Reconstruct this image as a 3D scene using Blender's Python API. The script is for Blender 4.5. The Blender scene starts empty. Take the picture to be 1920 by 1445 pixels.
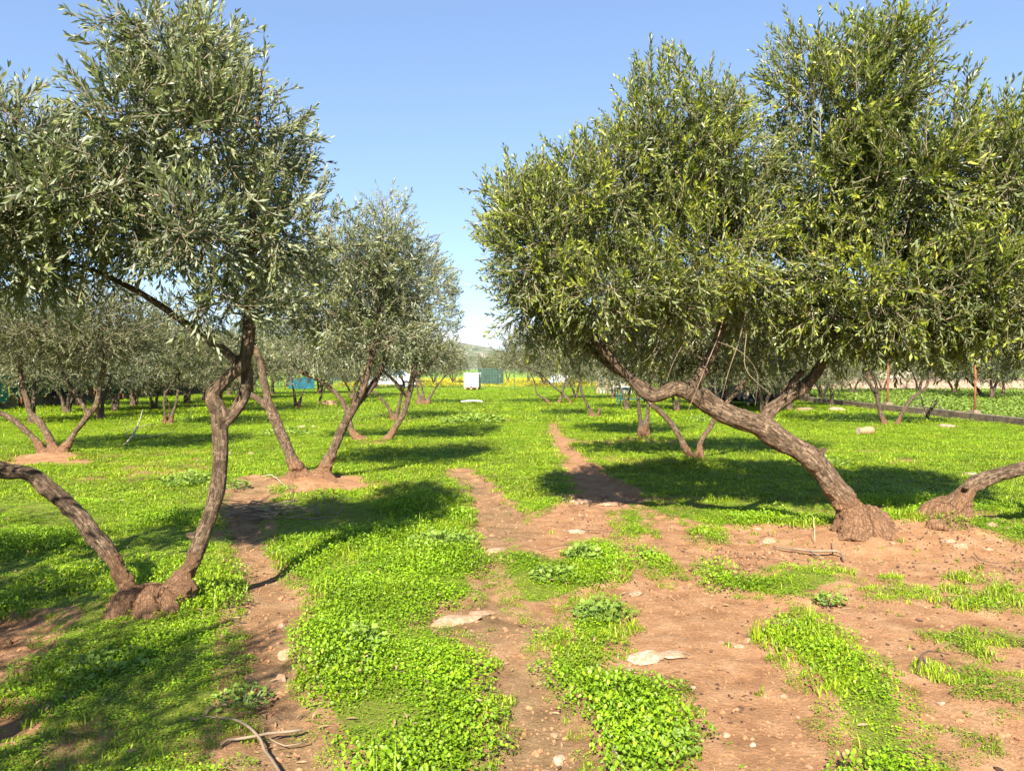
import bpy, bmesh, math, random
import numpy as np
from mathutils import Vector, Matrix

# ------------------------------------------------------------------ camera
R_ = math.radians
SC = bpy.context.scene
COL = SC.collection
PW, PH, F = 1920.0, 1445.0, 1444.0          # photograph size and focal length in its pixels
CAMZ = 1.55
PITCH = math.atan((PH / 2 - 690.0) / F)      # the horizon lies a little above the middle

cam_d = bpy.data.cameras.new('camera')
cam_d.sensor_fit = 'HORIZONTAL'
cam_d.sensor_width = 36.0
cam_d.lens = 36.0 * F / PW
cam_d.clip_start = 0.05
cam_d.clip_end = 6000.0
cam = bpy.data.objects.new('camera', cam_d)
COL.objects.link(cam)
cam.location = (0, 0, CAMZ)
cam.rotation_euler = (math.pi / 2 - PITCH, 0, 0)
SC.camera = cam

# ------------------------------------------------------------------ sky and sun
SUN_EL, SUN_AZ = 38.0, 11.0                   # sun behind the camera; shadows fall away and slightly right
world = bpy.data.worlds.new('World')
SC.world = world
world.use_nodes = True
wn, wl = world.node_tree.nodes, world.node_tree.links
wn.clear()
w_out = wn.new('ShaderNodeOutputWorld')
w_bg = wn.new('ShaderNodeBackground')
w_sky = wn.new('ShaderNodeTexSky')
w_sky.sky_type = 'NISHITA'
w_sky.sun_disc = False
w_sky.sun_elevation = R_(SUN_EL)
w_sky.sun_rotation = R_(180.0 + SUN_AZ)
w_sky.altitude = 50.0
w_sky.air_density = 0.85
w_sky.dust_density = 0.0
w_sky.ozone_density = 1.6
w_bg.inputs['Strength'].default_value = 0.112
# a few low cumulus banks all round the horizon
w_tc = wn.new('ShaderNodeTexCoord')
w_map = wn.new('ShaderNodeMapping'); w_map.inputs['Scale'].default_value = (5.0, 5.0, 14.0)
w_map.inputs['Location'].default_value = (0.35, 0.0, 0.0)
w_noise = wn.new('ShaderNodeTexNoise'); w_noise.inputs['Scale'].default_value = 1.0
w_noise.inputs['Detail'].default_value = 5.0
w_ramp = wn.new('ShaderNodeMapRange')
w_ramp.inputs['From Min'].default_value = 0.54; w_ramp.inputs['From Max'].default_value = 0.62
w_sep = wn.new('ShaderNodeSeparateXYZ')
w_el = wn.new('ShaderNodeMapRange')
w_el.inputs['From Min'].default_value = 0.075; w_el.inputs['From Max'].default_value = 0.045
w_mul = wn.new('ShaderNodeMath'); w_mul.operation = 'MULTIPLY'
w_mix = wn.new('ShaderNodeMix'); w_mix.data_type = 'RGBA'
w_mix.inputs[7].default_value = (3.4, 3.45, 3.5, 1)
wl.new(w_tc.outputs['Generated'], w_map.inputs['Vector'])
wl.new(w_map.outputs[0], w_noise.inputs['Vector'])
wl.new(w_noise.outputs['Fac'], w_ramp.inputs['Value'])
wl.new(w_tc.outputs['Generated'], w_sep.inputs[0])
wl.new(w_sep.outputs['Z'], w_el.inputs['Value'])
wl.new(w_ramp.outputs[0], w_mul.inputs[0]); wl.new(w_el.outputs[0], w_mul.inputs[1])
wl.new(w_mul.outputs[0], w_mix.inputs[0])
w_gam = wn.new('ShaderNodeGamma'); w_gam.inputs['Gamma'].default_value = 0.62
w_tint = wn.new('ShaderNodeVectorMath'); w_tint.operation = 'MULTIPLY'; w_tint.inputs[1].default_value = (0.86, 1.0, 1.24)
wl.new(w_sky.outputs[0], w_gam.inputs[0]); wl.new(w_gam.outputs[0], w_tint.inputs[0])
wl.new(w_tint.outputs[0], w_mix.inputs[6])
wl.new(w_mix.outputs[2], w_bg.inputs['Color'])
wl.new(w_bg.outputs[0], w_out.inputs[0])

sun_d = bpy.data.lights.new('sun', 'SUN')
sun_d.energy = 5.0
sun_d.angle = R_(0.53)
sun_d.color = (1.0, 0.93, 0.82)
sun = bpy.data.objects.new('sun', sun_d)
COL.objects.link(sun)
sun_dir = Vector((math.sin(R_(SUN_AZ)) * math.cos(R_(SUN_EL)), math.cos(R_(SUN_AZ)) * math.cos(R_(SUN_EL)), -math.sin(R_(SUN_EL))))
sun.rotation_euler = sun_dir.to_track_quat('-Z', 'Y').to_euler()
sun.location = (-3, -20, 20)

vs = SC.view_settings
vs.view_transform = 'Standard'
vs.look = 'None'
vs.gamma = 1.0
vs.use_curve_mapping = False
vs.exposure = 1.6
SC.cycles.max_bounces = 5
SC.cycles.diffuse_bounces = 3
SC.cycles.glossy_bounces = 2
SC.cycles.transmission_bounces = 3
SC.cycles.caustics_reflective = False
SC.cycles.caustics_refractive = False
SC.cycles.use_denoising = True

# ------------------------------------------------------------------ helpers
CP, SP = math.cos(PITCH), math.sin(PITCH)
def ray(px, py):
    a, b = (px - PW / 2) / F, (PH / 2 - py) / F
    return np.array([a, CP + b * SP, -SP + b * CP])
def P(px, py, d):
    """point seen at (px, py) at the distance d along the ground from the camera"""
    r = ray(px, py)
    return np.array([0, 0, CAMZ]) + r * (d / r[1])
def G(px, py):
    """point of the level ground seen at (px, py)"""
    r = ray(px, py)
    return np.array([0, 0, CAMZ]) + r * (CAMZ / -r[2])

def hash3(ix, iy, iz, seed):
    with np.errstate(over='ignore'):
        h = (ix.astype(np.int64) * 374761393 + iy.astype(np.int64) * 668265263 + iz.astype(np.int64) * 2147483647 + seed * 974711) & 0xFFFFFFFF
        h = ((h ^ (h >> 13)) * 1274126177) & 0xFFFFFFFF
        h = ((h ^ (h >> 16)) * 2246822519) & 0xFFFFFFFF
        h = h ^ (h >> 15)
    return (h & 0xFFFFFF) / float(0xFFFFFF)
def vnoise(p, seed=0):
    p = np.asarray(p, float)
    i = np.floor(p).astype(np.int64)
    f = p - i
    f = f * f * (3 - 2 * f)
    o = 0.0
    for dx in (0, 1):
        for dy in (0, 1):
            for dz in (0, 1):
                w = (f[:, 0] if dx else 1 - f[:, 0]) * (f[:, 1] if dy else 1 - f[:, 1]) * (f[:, 2] if dz else 1 - f[:, 2])
                o = o + w * hash3(i[:, 0] + dx, i[:, 1] + dy, i[:, 2] + dz, seed)
    return o
def fnoise(p, seed=0, octv=3):
    o, a, s = 0.0, 0.5, 0.0
    p = np.asarray(p, float)
    for k in range(octv):
        o = o + a * vnoise(p * (2 ** k), seed + k * 17)
        s += a
        a *= 0.5
    return o / s
def noise2(x, y, sc, seed=0, octv=3):
    return fnoise(np.stack([x * sc, y * sc, np.full_like(x, 0.5)], 1), seed, octv)
def sstep(a, b, x):
    t = np.clip((x - a) / (b - a), 0, 1)
    return t * t * (3 - 2 * t)

def mesh_np(name, V, faces, mats=(), matidx=None, smooth=False, attrs=None):
    """faces: list of int arrays (n,k); attrs: {name: per-vertex array}"""
    V = np.asarray(V, np.float32)
    me = bpy.data.meshes.new(name)
    me.vertices.add(len(V))
    me.vertices.foreach_set('co', V.ravel())
    faces = [np.asarray(f, np.int32) for f in faces if len(f)]
    nl = sum(f.size for f in faces)
    npoly = sum(len(f) for f in faces)
    me.loops.add(nl)
    me.polygons.add(npoly)
    me.loops.foreach_set('vertex_index', np.concatenate([f.ravel() for f in faces]))
    tot = np.concatenate([np.full(len(f), f.shape[1], np.int32) for f in faces])
    st = np.concatenate([[0], np.cumsum(tot)[:-1]]).astype(np.int32)
    me.polygons.foreach_set('loop_start', st)
    me.polygons.foreach_set('loop_total', tot)
    for m in mats:
        me.materials.append(m)
    if matidx is not None:
        me.polygons.foreach_set('material_index', np.asarray(matidx, np.int32))
    me.polygons.foreach_set('use_smooth', np.full(npoly, bool(smooth)))
    if attrs:
        for k, a in attrs.items():
            a = np.asarray(a, np.float32)
            if a.ndim == 1:
                at = me.attributes.new(k, 'FLOAT', 'POINT'); at.data.foreach_set('value', a)
            else:
                at = me.attributes.new(k, 'FLOAT_VECTOR', 'POINT'); at.data.foreach_set('vector', a.ravel())
    me.update(calc_edges=True)
    return me

def obj(name, me, parent=None, loc=None):
    o = bpy.data.objects.new(name, me)
    COL.objects.link(o)
    if parent is not None:
        o.parent = parent
    if loc is not None:
        o.location = loc
    return o
def tag(o, label, cat, group=None, kind=None):
    o['label'] = label
    o['category'] = cat
    if group: o['group'] = group
    if kind: o['kind'] = kind
    return o
def thing(name, label, cat, loc=(0, 0, 0), rz=0.0, group=None):
    o = bpy.data.objects.new(name, None)
    COL.objects.link(o)
    o.location = loc
    o.rotation_euler = (0, 0, rz)
    o.empty_display_size = 0.1
    return tag(o, label, cat, group)

class MB:
    """collects boxes, tubes and loose faces for one mesh"""
    def __init__(self):
        self.v, self.f, self.n = [], {}, 0
    def add(self, V, faces):
        V = np.asarray(V, float)
        self.v.append(V)
        for f in faces:
            f = np.asarray(f, int)
            if f.ndim == 1: f = f[None]
            self.f.setdefault(f.shape[1], []).append(f + self.n)
        self.n += len(V)
        return self
    def box(self, c, s, rz=0.0, bev=0.0):
        x, y, z = np.array(s) / 2.0
        V = np.array([[a * x, b * y, e * z] for a in (-1, 1) for b in (-1, 1) for e in (-1, 1)])
        if rz:
            cr, sr = math.cos(rz), math.sin(rz)
            V = np.stack([V[:, 0] * cr - V[:, 1] * sr, V[:, 0] * sr + V[:, 1] * cr, V[:, 2]], 1)
        q = np.array([[0, 1, 3, 2], [4, 6, 7, 5], [0, 4, 5, 1], [2, 3, 7, 6], [0, 2, 6, 4], [1, 5, 7, 3]])
        return self.add(V + np.array(c), [q])
    def tube(self, pts, rad, k=8, caps=True):
        V, q, c = tube_np(pts, rad, k)
        fs = [q]
        self.add(V, fs)
        if caps:
            b = self.n - len(V)
            self.f.setdefault(k, []).append(np.array([list(range(k))[::-1]]) + b)
            self.f.setdefault(k, []).append(np.array([list(range(len(V) - k, len(V)))]) + b)
        return self
    def mesh(self, name, mats, smooth=False):
        return mesh_np(name, np.concatenate(self.v), [np.concatenate(x) for x in self.f.values()], mats, smooth=smooth)
    def build(self, name, mat, parent=None, smooth=False, loc=None):
        return obj(name, self.mesh(name, [mat] if mat else [], smooth), parent, loc)

def frames(pts):
    pts = np.asarray(pts, float)
    t = np.gradient(pts, axis=0)
    t /= np.linalg.norm(t, axis=1)[:, None] + 1e-9
    n = np.cross(t[0], [0.31, 0.17, 0.93])
    if np.linalg.norm(n) < 0.05: n = np.cross(t[0], [1, 0, 0])
    n /= np.linalg.norm(n)
    N = np.zeros_like(pts)
    for i in range(len(pts)):
        n = n - t[i] * np.dot(n, t[i])
        n /= np.linalg.norm(n) + 1e-9
        N[i] = n
    return t, N, np.cross(t, N)
def tube_np(pts, rad, k=8):
    pts = np.asarray(pts, float)
    rad = np.broadcast_to(np.asarray(rad, float), (len(pts),))
    t, N, B = frames(pts)
    a = np.linspace(0, 2 * np.pi, k, endpoint=False)
    V = pts[:, None] + rad[:, None, None] * (np.cos(a)[None, :, None] * N[:, None] + np.sin(a)[None, :, None] * B[:, None])
    n = len(pts)
    i = np.arange(n - 1)[:, None] * k
    j = np.arange(k)[None]
    j2 = (j + 1) % k
    q = np.stack([i + j, i + j2, i + k + j2, i + k + j], 2).reshape(-1, 4)
    return V.reshape(-1, 3), q, k
def catmull(pts, step):
    """resample a polyline (any columns) as a Catmull-Rom curve; first three columns are the position"""
    p = np.asarray(pts, float)
    if len(p) < 3:
        n = max(2, int(np.linalg.norm(p[-1, :3] - p[0, :3]) / step) + 1)
        u = np.linspace(0, 1, n)[:, None]
        return p[0] * (1 - u) + p[-1] * u
    e = np.vstack([2 * p[0] - p[1], p, 2 * p[-1] - p[-2]])
    e[0, 3:], e[-1, 3:] = p[0, 3:], p[-1, 3:]
    out = []
    for i in range(1, len(e) - 2):
        n = max(1, int(np.linalg.norm(e[i + 1, :3] - e[i, :3]) / step))
        u = (np.arange(n) / n)[:, None]
        a, b, c, d = e[i - 1], e[i], e[i + 1], e[i + 2]
        out.append(0.5 * (2 * b + (c - a) * u + (2 * a - 5 * b + 4 * c - d) * u ** 2 + (3 * b - 3 * c + d - a) * u ** 3))
    out.append(p[-1:])
    return np.vstack(out)

# ------------------------------------------------------------------ materials
def new_mat(name):
    m = bpy.data.materials.new(name)
    m.use_nodes = True
    nt = m.node_tree
    nt.nodes.clear()
    return m, nt.nodes, nt.links
def ramp(nodes, stops, interp='LINEAR'):
    r = nodes.new('ShaderNodeValToRGB')
    r.color_ramp.interpolation = interp
    els = r.color_ramp.elements
    while len(els) < len(stops): els.new(0.5)
    for e, (p, c) in zip(els, stops):
        e.position = p
        e.color = (*c, 1)
    return r
def mix(nodes, links, fac, a, b, mode='MIX'):
    m = nodes.new('ShaderNodeMix'); m.data_type = 'RGBA'; m.blend_type = mode
    for sock, v in ((m.inputs[0], fac), (m.inputs[6], a), (m.inputs[7], b)):
        if hasattr(v, 'is_output'): links.new(v, sock)
        elif isinstance(v, (int, float)): sock.default_value = v
        else: sock.default_value = (*v, 1)
    return m.outputs[2]
def attr(nodes, name):
    a = nodes.new('ShaderNodeAttribute'); a.attribute_name = name
    return a
def noise(nodes, links, scale, detail=4, vec=None, rough=0.55):
    n = nodes.new('ShaderNodeTexNoise')
    n.inputs['Scale'].default_value = scale
    n.inputs['Detail'].default_value = detail
    n.inputs['Roughness'].default_value = rough
    if vec is not None: links.new(vec, n.inputs['Vector'])
    return n
def maprange(nodes, links, val, a, b, c=0.0, d=1.0):
    m = nodes.new('ShaderNodeMapRange')
    m.inputs['From Min'].default_value = a; m.inputs['From Max'].default_value = b
    m.inputs['To Min'].default_value = c; m.inputs['To Max'].default_value = d
    links.new(val, m.inputs['Value'])
    return m.outputs[0]
def bump(nodes, links, h, strength=0.5, dist=0.02):
    b = nodes.new('ShaderNodeBump')
    b.inputs['Strength'].default_value = strength
    b.inputs['Distance'].default_value = dist
    links.new(h, b.inputs['Height'])
    return b.outputs[0]
def principled(nodes, links, color, rough=0.8, normal=None, spec=0.3, metal=0.0):
    p = nodes.new('ShaderNodeBsdfPrincipled')
    if hasattr(color, 'is_output'): links.new(color, p.inputs['Base Color'])
    else: p.inputs['Base Color'].default_value = (*color, 1)
    if hasattr(rough, 'is_output'): links.new(rough, p.inputs['Roughness'])
    else: p.inputs['Roughness'].default_value = rough
    p.inputs['Specular IOR Level'].default_value = spec
    p.inputs['Metallic'].default_value = metal
    if normal is not None: links.new(normal, p.inputs['Normal'])
    return p
def out(nodes, links, sh):
    o = nodes.new('ShaderNodeOutputMaterial')
    links.new(sh, o.inputs[0])

def plain(name, color, rough=0.7, var=0.25, scale=6.0, spec=0.3, metal=0.0, bmp=0.0):
    m, n, l = new_mat(name)
    g = n.new('ShaderNodeNewGeometry')
    nz = noise(n, l, scale, 5, g.outputs['Position'])
    dark = tuple(c * (1 - var) for c in color)
    lite = tuple(min(1, c * (1 + var)) for c in color)
    r = ramp(n, [(0.3, dark), (0.7, lite)])
    l.new(nz.outputs['Fac'], r.inputs[0])
    nm = bump(n, l, nz.outputs['Fac'], bmp, 0.02) if bmp else None
    out(n, l, principled(n, l, r.outputs[0], rough, nm, spec, metal).outputs[0])
    return m

def leaf_mat(name, tops, under, trans, rough=0.42, tfac=0.22, patch=0.0):
    """two-sided leaf: darker glossy top, pale underside, some light passing through"""
    m, n, l = new_mat(name)
    a = attr(n, 'rnd')
    r = ramp(n, tops)
    l.new(a.outputs['Fac'], r.inputs[0])
    colr = r.outputs[0]
    g = n.new('ShaderNodeNewGeometry')
    if under is not None:
        colr = mix(n, l, g.outputs['Backfacing'], colr, under)
    if patch:
        nz = noise(n, l, patch, 3, g.outputs['Position'])
        f = maprange(n, l, nz.outputs['Fac'], 0.35, 0.65, 0.8, 1.2)
        vv = n.new('ShaderNodeVectorMath'); vv.operation = 'SCALE'
        l.new(colr, vv.inputs[0]); l.new(f, vv.inputs['Scale'])
        colr = vv.outputs[0]
        oi = n.new('ShaderNodeObjectInfo')
        fo = maprange(n, l, oi.outputs['Random'], 0.0, 1.0, 0.78, 1.32)
        v2 = n.new('ShaderNodeVectorMath'); v2.operation = 'SCALE'
        l.new(colr, v2.inputs[0]); l.new(fo, v2.inputs['Scale'])
        colr = v2.outputs[0]
        nz2 = noise(n, l, patch * 0.8, 4, g.outputs['Position'], 0.65)
        f2 = maprange(n, l, nz2.outputs['Fac'], 0.56, 0.72, 0, 0.35)
        colr = mix(n, l, f2, colr, (0.30, 0.27, 0.05))
    p = principled(n, l, colr, rough, None, 0.45)
    t = n.new('ShaderNodeBsdfTranslucent')
    tc = mix(n, l, 1.0, colr, trans, 'MULTIPLY')
    l.new(tc, t.inputs[0])
    ms = n.new('ShaderNodeMixShader')
    ms.inputs[0].default_value = tfac
    l.new(p.outputs[0], ms.inputs[1]); l.new(t.outputs[0], ms.inputs[2])
    out(n, l, ms.outputs[0])
    return m

M = {}
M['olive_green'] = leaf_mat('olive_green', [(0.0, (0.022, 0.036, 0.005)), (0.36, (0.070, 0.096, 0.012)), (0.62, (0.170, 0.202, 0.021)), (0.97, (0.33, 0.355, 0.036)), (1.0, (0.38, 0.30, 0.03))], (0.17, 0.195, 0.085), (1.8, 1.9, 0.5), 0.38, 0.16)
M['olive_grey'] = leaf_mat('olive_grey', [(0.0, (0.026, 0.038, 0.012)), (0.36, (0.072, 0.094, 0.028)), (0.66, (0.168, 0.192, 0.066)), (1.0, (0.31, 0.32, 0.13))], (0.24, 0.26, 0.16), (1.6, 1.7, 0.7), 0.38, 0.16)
M['olive_far'] = leaf_mat('olive_far', [(0.0, (0.045, 0.056, 0.018)), (0.5, (0.090, 0.102, 0.034)), (0.85, (0.145, 0.150, 0.056)), (1.0, (0.21, 0.20, 0.09))], (0.15, 0.155, 0.075), (1.5, 1.6, 0.7), 0.42, 0.15)
M['clover'] = leaf_mat('clover', [(0.0, (0.075, 0.160, 0.005)), (0.5, (0.172, 0.295, 0.006)), (1.0, (0.300, 0.420, 0.009))], None, (1.6, 1.5, 0.5), 0.5, 0.30, 0.9)
M['grass'] = leaf_mat('grass', [(0.0, (0.085, 0.150, 0.006)), (0.5, (0.186, 0.272, 0.007)), (1.0, (0.315, 0.380, 0.012))], None, (1.5, 1.4, 0.5), 0.5, 0.28, 0.55)
M['mallow'] = leaf_mat('mallow', [(0.0, (0.095, 0.165, 0.020)), (0.5, (0.170, 0.255, 0.032)), (1.0, (0.26, 0.35, 0.055))], None, (1.5, 1.6, 0.7), 0.5, 0.25)
M['crop'] = leaf_mat('crop', [(0.0, (0.085, 0.155, 0.018)), (0.5, (0.165, 0.245, 0.032)), (1.0, (0.26, 0.33, 0.065))], None, (1.5, 1.5, 0.6), 0.5, 0.28)
M['citrus'] = leaf_mat('citrus', [(0.0, (0.09, 0.12, 0.02)), (0.5, (0.22, 0.19, 0.03)), (1.0, (0.38, 0.26, 0.04))], None, (1.6, 1.4, 0.6))
M['yellow_flower'] = leaf_mat('yellow_flower', [(0.0, (0.12, 0.20, 0.015)), (0.40, (0.22, 0.28, 0.015)), (0.46, (0.62, 0.50, 0.01)), (1.0, (0.80, 0.62, 0.01))], None, (1.2, 1.2, 0.5))

def bark_mat(name, dark, lite, soil=(0.29, 0.156, 0.082)):
    m, n, l = new_mat(name)
    a = attr(n, 'bark')
    g = n.new('ShaderNodeNewGeometry')
    n1 = noise(n, l, 26.0, 8, a.outputs['Vector'], 0.68)
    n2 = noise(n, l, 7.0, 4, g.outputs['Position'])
    n3 = noise(n, l, 95.0, 4, g.outputs['Position'])
    r = ramp(n, [(0.36, dark), (0.50, tuple(x * .5 + y * .5 for x, y in zip(dark, lite))), (0.62, lite)])
    l.new(n1.outputs['Fac'], r.inputs[0])
    n4 = noise(n, l, 62.0, 8, a.outputs['Vector'], 0.75)
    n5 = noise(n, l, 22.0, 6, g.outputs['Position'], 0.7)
    wv = n.new('ShaderNodeVectorMath'); wv.operation = 'MULTIPLY_ADD'
    l.new(n1.outputs['Color'], wv.inputs[0]); wv.inputs[1].default_value = (0.05, 0.05, 0.05); l.new(a.outputs['Vector'], wv.inputs[2])
    vo = n.new('ShaderNodeTexVoronoi'); vo.feature = 'DISTANCE_TO_EDGE'; vo.inputs['Scale'].default_value = 34.0
    l.new(wv.outputs[0], vo.inputs['Vector'])
    plate = maprange(n, l, vo.outputs['Distance'], 0.0, 0.10, 0.55, 1.0)
    cr0 = maprange(n, l, n4.outputs['Fac'], 0.38, 0.52, 0.62, 1.0)
    crm = n.new('ShaderNodeMath'); crm.operation = 'MULTIPLY'
    l.new(plate, crm.inputs[0]); l.new(cr0, crm.inputs[1])
    crack = crm.outputs[0]
    sv = n.new('ShaderNodeVectorMath'); sv.operation = 'SCALE'
    l.new(r.outputs[0], sv.inputs[0]); l.new(crack, sv.inputs['Scale'])
    blotch = maprange(n, l, n5.outputs['Fac'], 0.52, 0.66, 0, 0.75)  # pale blotches: bark mottling plus sunlit dapple painted into the colour
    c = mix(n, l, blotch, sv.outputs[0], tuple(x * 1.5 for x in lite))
    dark_dapple = maprange(n, l, n2.outputs['Fac'], 0.54, 0.64, 0, 0.6)  # dark patches: bark mottling plus dappled branch shadow painted into the colour
    c = mix(n, l, dark_dapple, c, tuple(x * 0.9 for x in dark))
    d = attr(n, 'dirt')
    dn = n.new('ShaderNodeMath'); dn.operation = 'MULTIPLY_ADD'
    l.new(n2.outputs['Fac'], dn.inputs[0]); dn.inputs[1].default_value = 0.9
    dn2 = n.new('ShaderNodeMath'); dn2.operation = 'ADD'; dn2.inputs[1].default_value = -0.45
    l.new(d.outputs['Fac'], dn2.inputs[0]); l.new(dn2.outputs[0], dn.inputs[2])
    df = maprange(n, l, dn.outputs[0], 0.35, 0.80, 0, 0.88)
    sc = mix(n, l, n3.outputs['Fac'], tuple(x * 0.7 for x in soil), tuple(x * 1.25 for x in soil))
    c = mix(n, l, df, c, sc)
    hm = n.new('ShaderNodeMath'); hm.operation = 'MULTIPLY_ADD'
    l.new(n3.outputs['Fac'], hm.inputs[0]); hm.inputs[1].default_value = 0.45
    hm0 = n.new('ShaderNodeMath'); hm0.operation = 'MULTIPLY_ADD'; hm0.inputs[1].default_value = 0.7
    hmp = n.new('ShaderNodeMath'); hmp.operation = 'MULTIPLY_ADD'; hmp.inputs[1].default_value = 0.9
    l.new(plate, hmp.inputs[0]); l.new(n4.outputs['Fac'], hmp.inputs[2])
    l.new(hmp.outputs[0], hm0.inputs[0]); l.new(n1.outputs['Fac'], hm0.inputs[2])
    l.new(hm0.outputs[0], hm.inputs[2])
    nm = bump(n, l, hm.outputs[0], 1.0, 0.035)
    out(n, l, principled(n, l, c, 0.92, nm, 0.15).outputs[0])
    return m
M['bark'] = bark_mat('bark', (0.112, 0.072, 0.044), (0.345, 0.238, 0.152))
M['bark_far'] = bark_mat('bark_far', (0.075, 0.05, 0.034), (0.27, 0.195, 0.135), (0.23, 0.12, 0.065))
M['twig'] = plain('twig', (0.22, 0.165, 0.11), 0.9, 0.35, 9.0, 0.15)
M['twig_pale'] = plain('twig_pale', (0.36, 0.30, 0.20), 0.9, 0.3, 9.0, 0.15)
M['twig_dark'] = plain('twig_dark', (0.085, 0.055, 0.042), 0.9, 0.45, 12.0, 0.15)

def rock_mat(name, lite, dark, soil=(0.34, 0.17, 0.09)):
    m, n, l = new_mat(name)
    g = n.new('ShaderNodeNewGeometry')
    a = noise(n, l, 9.0, 8, g.outputs['Position'], 0.65)
    b = noise(n, l, 40.0, 6, g.outputs['Position'], 0.6)
    r = ramp(n, [(0.32, dark), (0.5, lite), (0.75, tuple(min(0.8, x * 1.2) for x in lite))])
    l.new(a.outputs['Fac'], r.inputs[0])
    s = maprange(n, l, b.outputs['Fac'], 0.44, 0.56)
    c = mix(n, l, s, r.outputs[0], soil)
    nm = bump(n, l, b.outputs['Fac'], 0.6, 0.012)
    out(n, l, principled(n, l, c, 0.9, nm, 0.2).outputs[0])
    return m
M['limestone'] = rock_mat('limestone', (0.30, 0.22, 0.15), (0.20, 0.115, 0.068))
M['white_stone'] = rock_mat('white_stone', (0.38, 0.305, 0.225), (0.24, 0.16, 0.10), (0.31, 0.185, 0.105))
M['tan_stone'] = rock_mat('tan_stone', (0.42, 0.28, 0.15), (0.24, 0.15, 0.09))

def ground_mat():
    m, n, l = new_mat('red_soil')
    g = n.new('ShaderNodeNewGeometry')
    pos = g.outputs['Position']
    veg = attr(n, 'veg'); tan = attr(n, 'tan'); far = attr(n, 'far')
    big = noise(n, l, 0.8, 4, pos)
    mid = noise(n, l, 5.0, 6, pos, 0.62)
    fine = noise(n, l, 55.0, 6, pos, 0.7)
    grit = noise(n, l, 240.0, 3, pos, 0.6)
    r = ramp(n, [(0.30, (0.240, 0.120, 0.055)), (0.5, (0.335, 0.180, 0.088)), (0.70, (0.415, 0.245, 0.130))])
    l.new(mid.outputs['Fac'], r.inputs[0])
    rt = ramp(n, [(0.28, (0.150, 0.092, 0.042)), (0.5, (0.225, 0.142, 0.068)), (0.72, (0.31, 0.205, 0.108))])
    l.new(mid.outputs['Fac'], rt.inputs[0])
    c = mix(n, l, tan.outputs['Fac'], r.outputs[0], rt.outputs[0])
    ff = maprange(n, l, fine.outputs['Fac'], 0.30, 0.70, 0.74, 1.24)
    sc = n.new('ShaderNodeVectorMath'); sc.operation = 'SCALE'
    l.new(c, sc.inputs[0]); l.new(ff, sc.inputs['Scale'])
    c = sc.outputs[0]
    # small pale grit
    gf = maprange(n, l, grit.outputs['Fac'], 0.70, 0.74, 0, 0.55)
    c = mix(n, l, gf, c, (0.46, 0.33, 0.22))
    # moss and seedlings between the plants
    mz = n.new('ShaderNodeMath'); mz.operation = 'MULTIPLY_ADD'
    l.new(fine.outputs['Fac'], mz.inputs[0]); mz.inputs[1].default_value = 0.9
    vv = n.new('ShaderNodeMath'); vv.operation = 'ADD'; vv.inputs[1].default_value = -0.45
    l.new(veg.outputs['Fac'], vv.inputs[0]); l.new(vv.outputs[0], mz.inputs[2])
    mf = maprange(n, l, mz.outputs[0], 0.50, 0.80, 0, 0.85)
    moss = ramp(n, [(0.3, (0.085, 0.11, 0.015)), (0.6, (0.150, 0.215, 0.018)), (0.8, (0.22, 0.265, 0.03))])
    l.new(fine.outputs['Fac'], moss.inputs[0])
    c = mix(n, l, mf, c, moss.outputs[0])
    # the far meadows
    fm = ramp(n, [(0.3, (0.13, 0.24, 0.02)), (0.55, (0.19, 0.30, 0.025)), (0.75, (0.27, 0.30, 0.06))])
    l.new(big.outputs['Fac'], fm.inputs[0])
    c = mix(n, l, far.outputs['Fac'], c, fm.outputs[0])
    h = n.new('ShaderNodeMath'); h.operation = 'MULTIPLY_ADD'
    l.new(fine.outputs['Fac'], h.inputs[0]); h.inputs[1].default_value = 0.5
    l.new(mid.outputs['Fac'], h.inputs[2])
    h2 = n.new('ShaderNodeMath'); h2.operation = 'MULTIPLY_ADD'
    l.new(grit.outputs['Fac'], h2.inputs[0]); h2.inputs[1].default_value = 0.12
    l.new(h.outputs[0], h2.inputs[2])
    nm = bump(n, l, h2.outputs[0], 0.8, 0.045)
    out(n, l, principled(n, l, c, 0.95, nm, 0.12).outputs[0])
    return m
M['soil'] = ground_mat()
M['white_plastic'] = plain('white_plastic', (0.80, 0.81, 0.80), 0.45, 0.04, 2.0, 0.4)
M['galv'] = plain('galv', (0.33, 0.33, 0.32), 0.5, 0.15, 8.0, 0.4, 0.5)
M['wood'] = plain('wood', (0.33, 0.23, 0.14), 0.85, 0.35, 7.0)
M['rust'] = plain('rust', (0.24, 0.085, 0.04), 0.85, 0.4, 12.0)
M['concrete'] = plain('concrete', (0.20, 0.15, 0.105), 0.95, 0.45, 5.0, 0.2, 0, 0.5)
M['stone_wall'] = plain('stone_wall', (0.21, 0.185, 0.15), 0.95, 0.5, 4.0, 0.2, 0, 0.6)
M['plaster'] = plain('plaster', (0.62, 0.52, 0.42), 0.9, 0.15, 1.5)
M['red_paint'] = plain('red_paint', (0.42, 0.03, 0.035), 0.6, 0.15)
M['roof'] = plain('roof', (0.33, 0.22, 0.16), 0.9, 0.3, 2.0)
M['glass_dark'] = plain('glass_dark', (0.03, 0.04, 0.05), 0.15, 0.1, 2, 0.6)
M['car_glass'] = plain('car_glass', (0.09, 0.20, 0.38), 0.1, 0.15, 2, 0.7)  # blue base colour paints the reflected sky into the glass
M['car_paint'] = plain('car_paint', (0.60, 0.63, 0.66), 0.3, 0.04, 2, 0.5)
M['rubber'] = plain('rubber', (0.02, 0.02, 0.02), 0.9, 0.2)
M['green_post'] = plain('green_post', (0.05, 0.12, 0.06), 0.6, 0.2)
M['wire'] = plain('wire', (0.22, 0.24, 0.23), 0.5, 0.1, 4, 0.4, 0.4)
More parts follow.
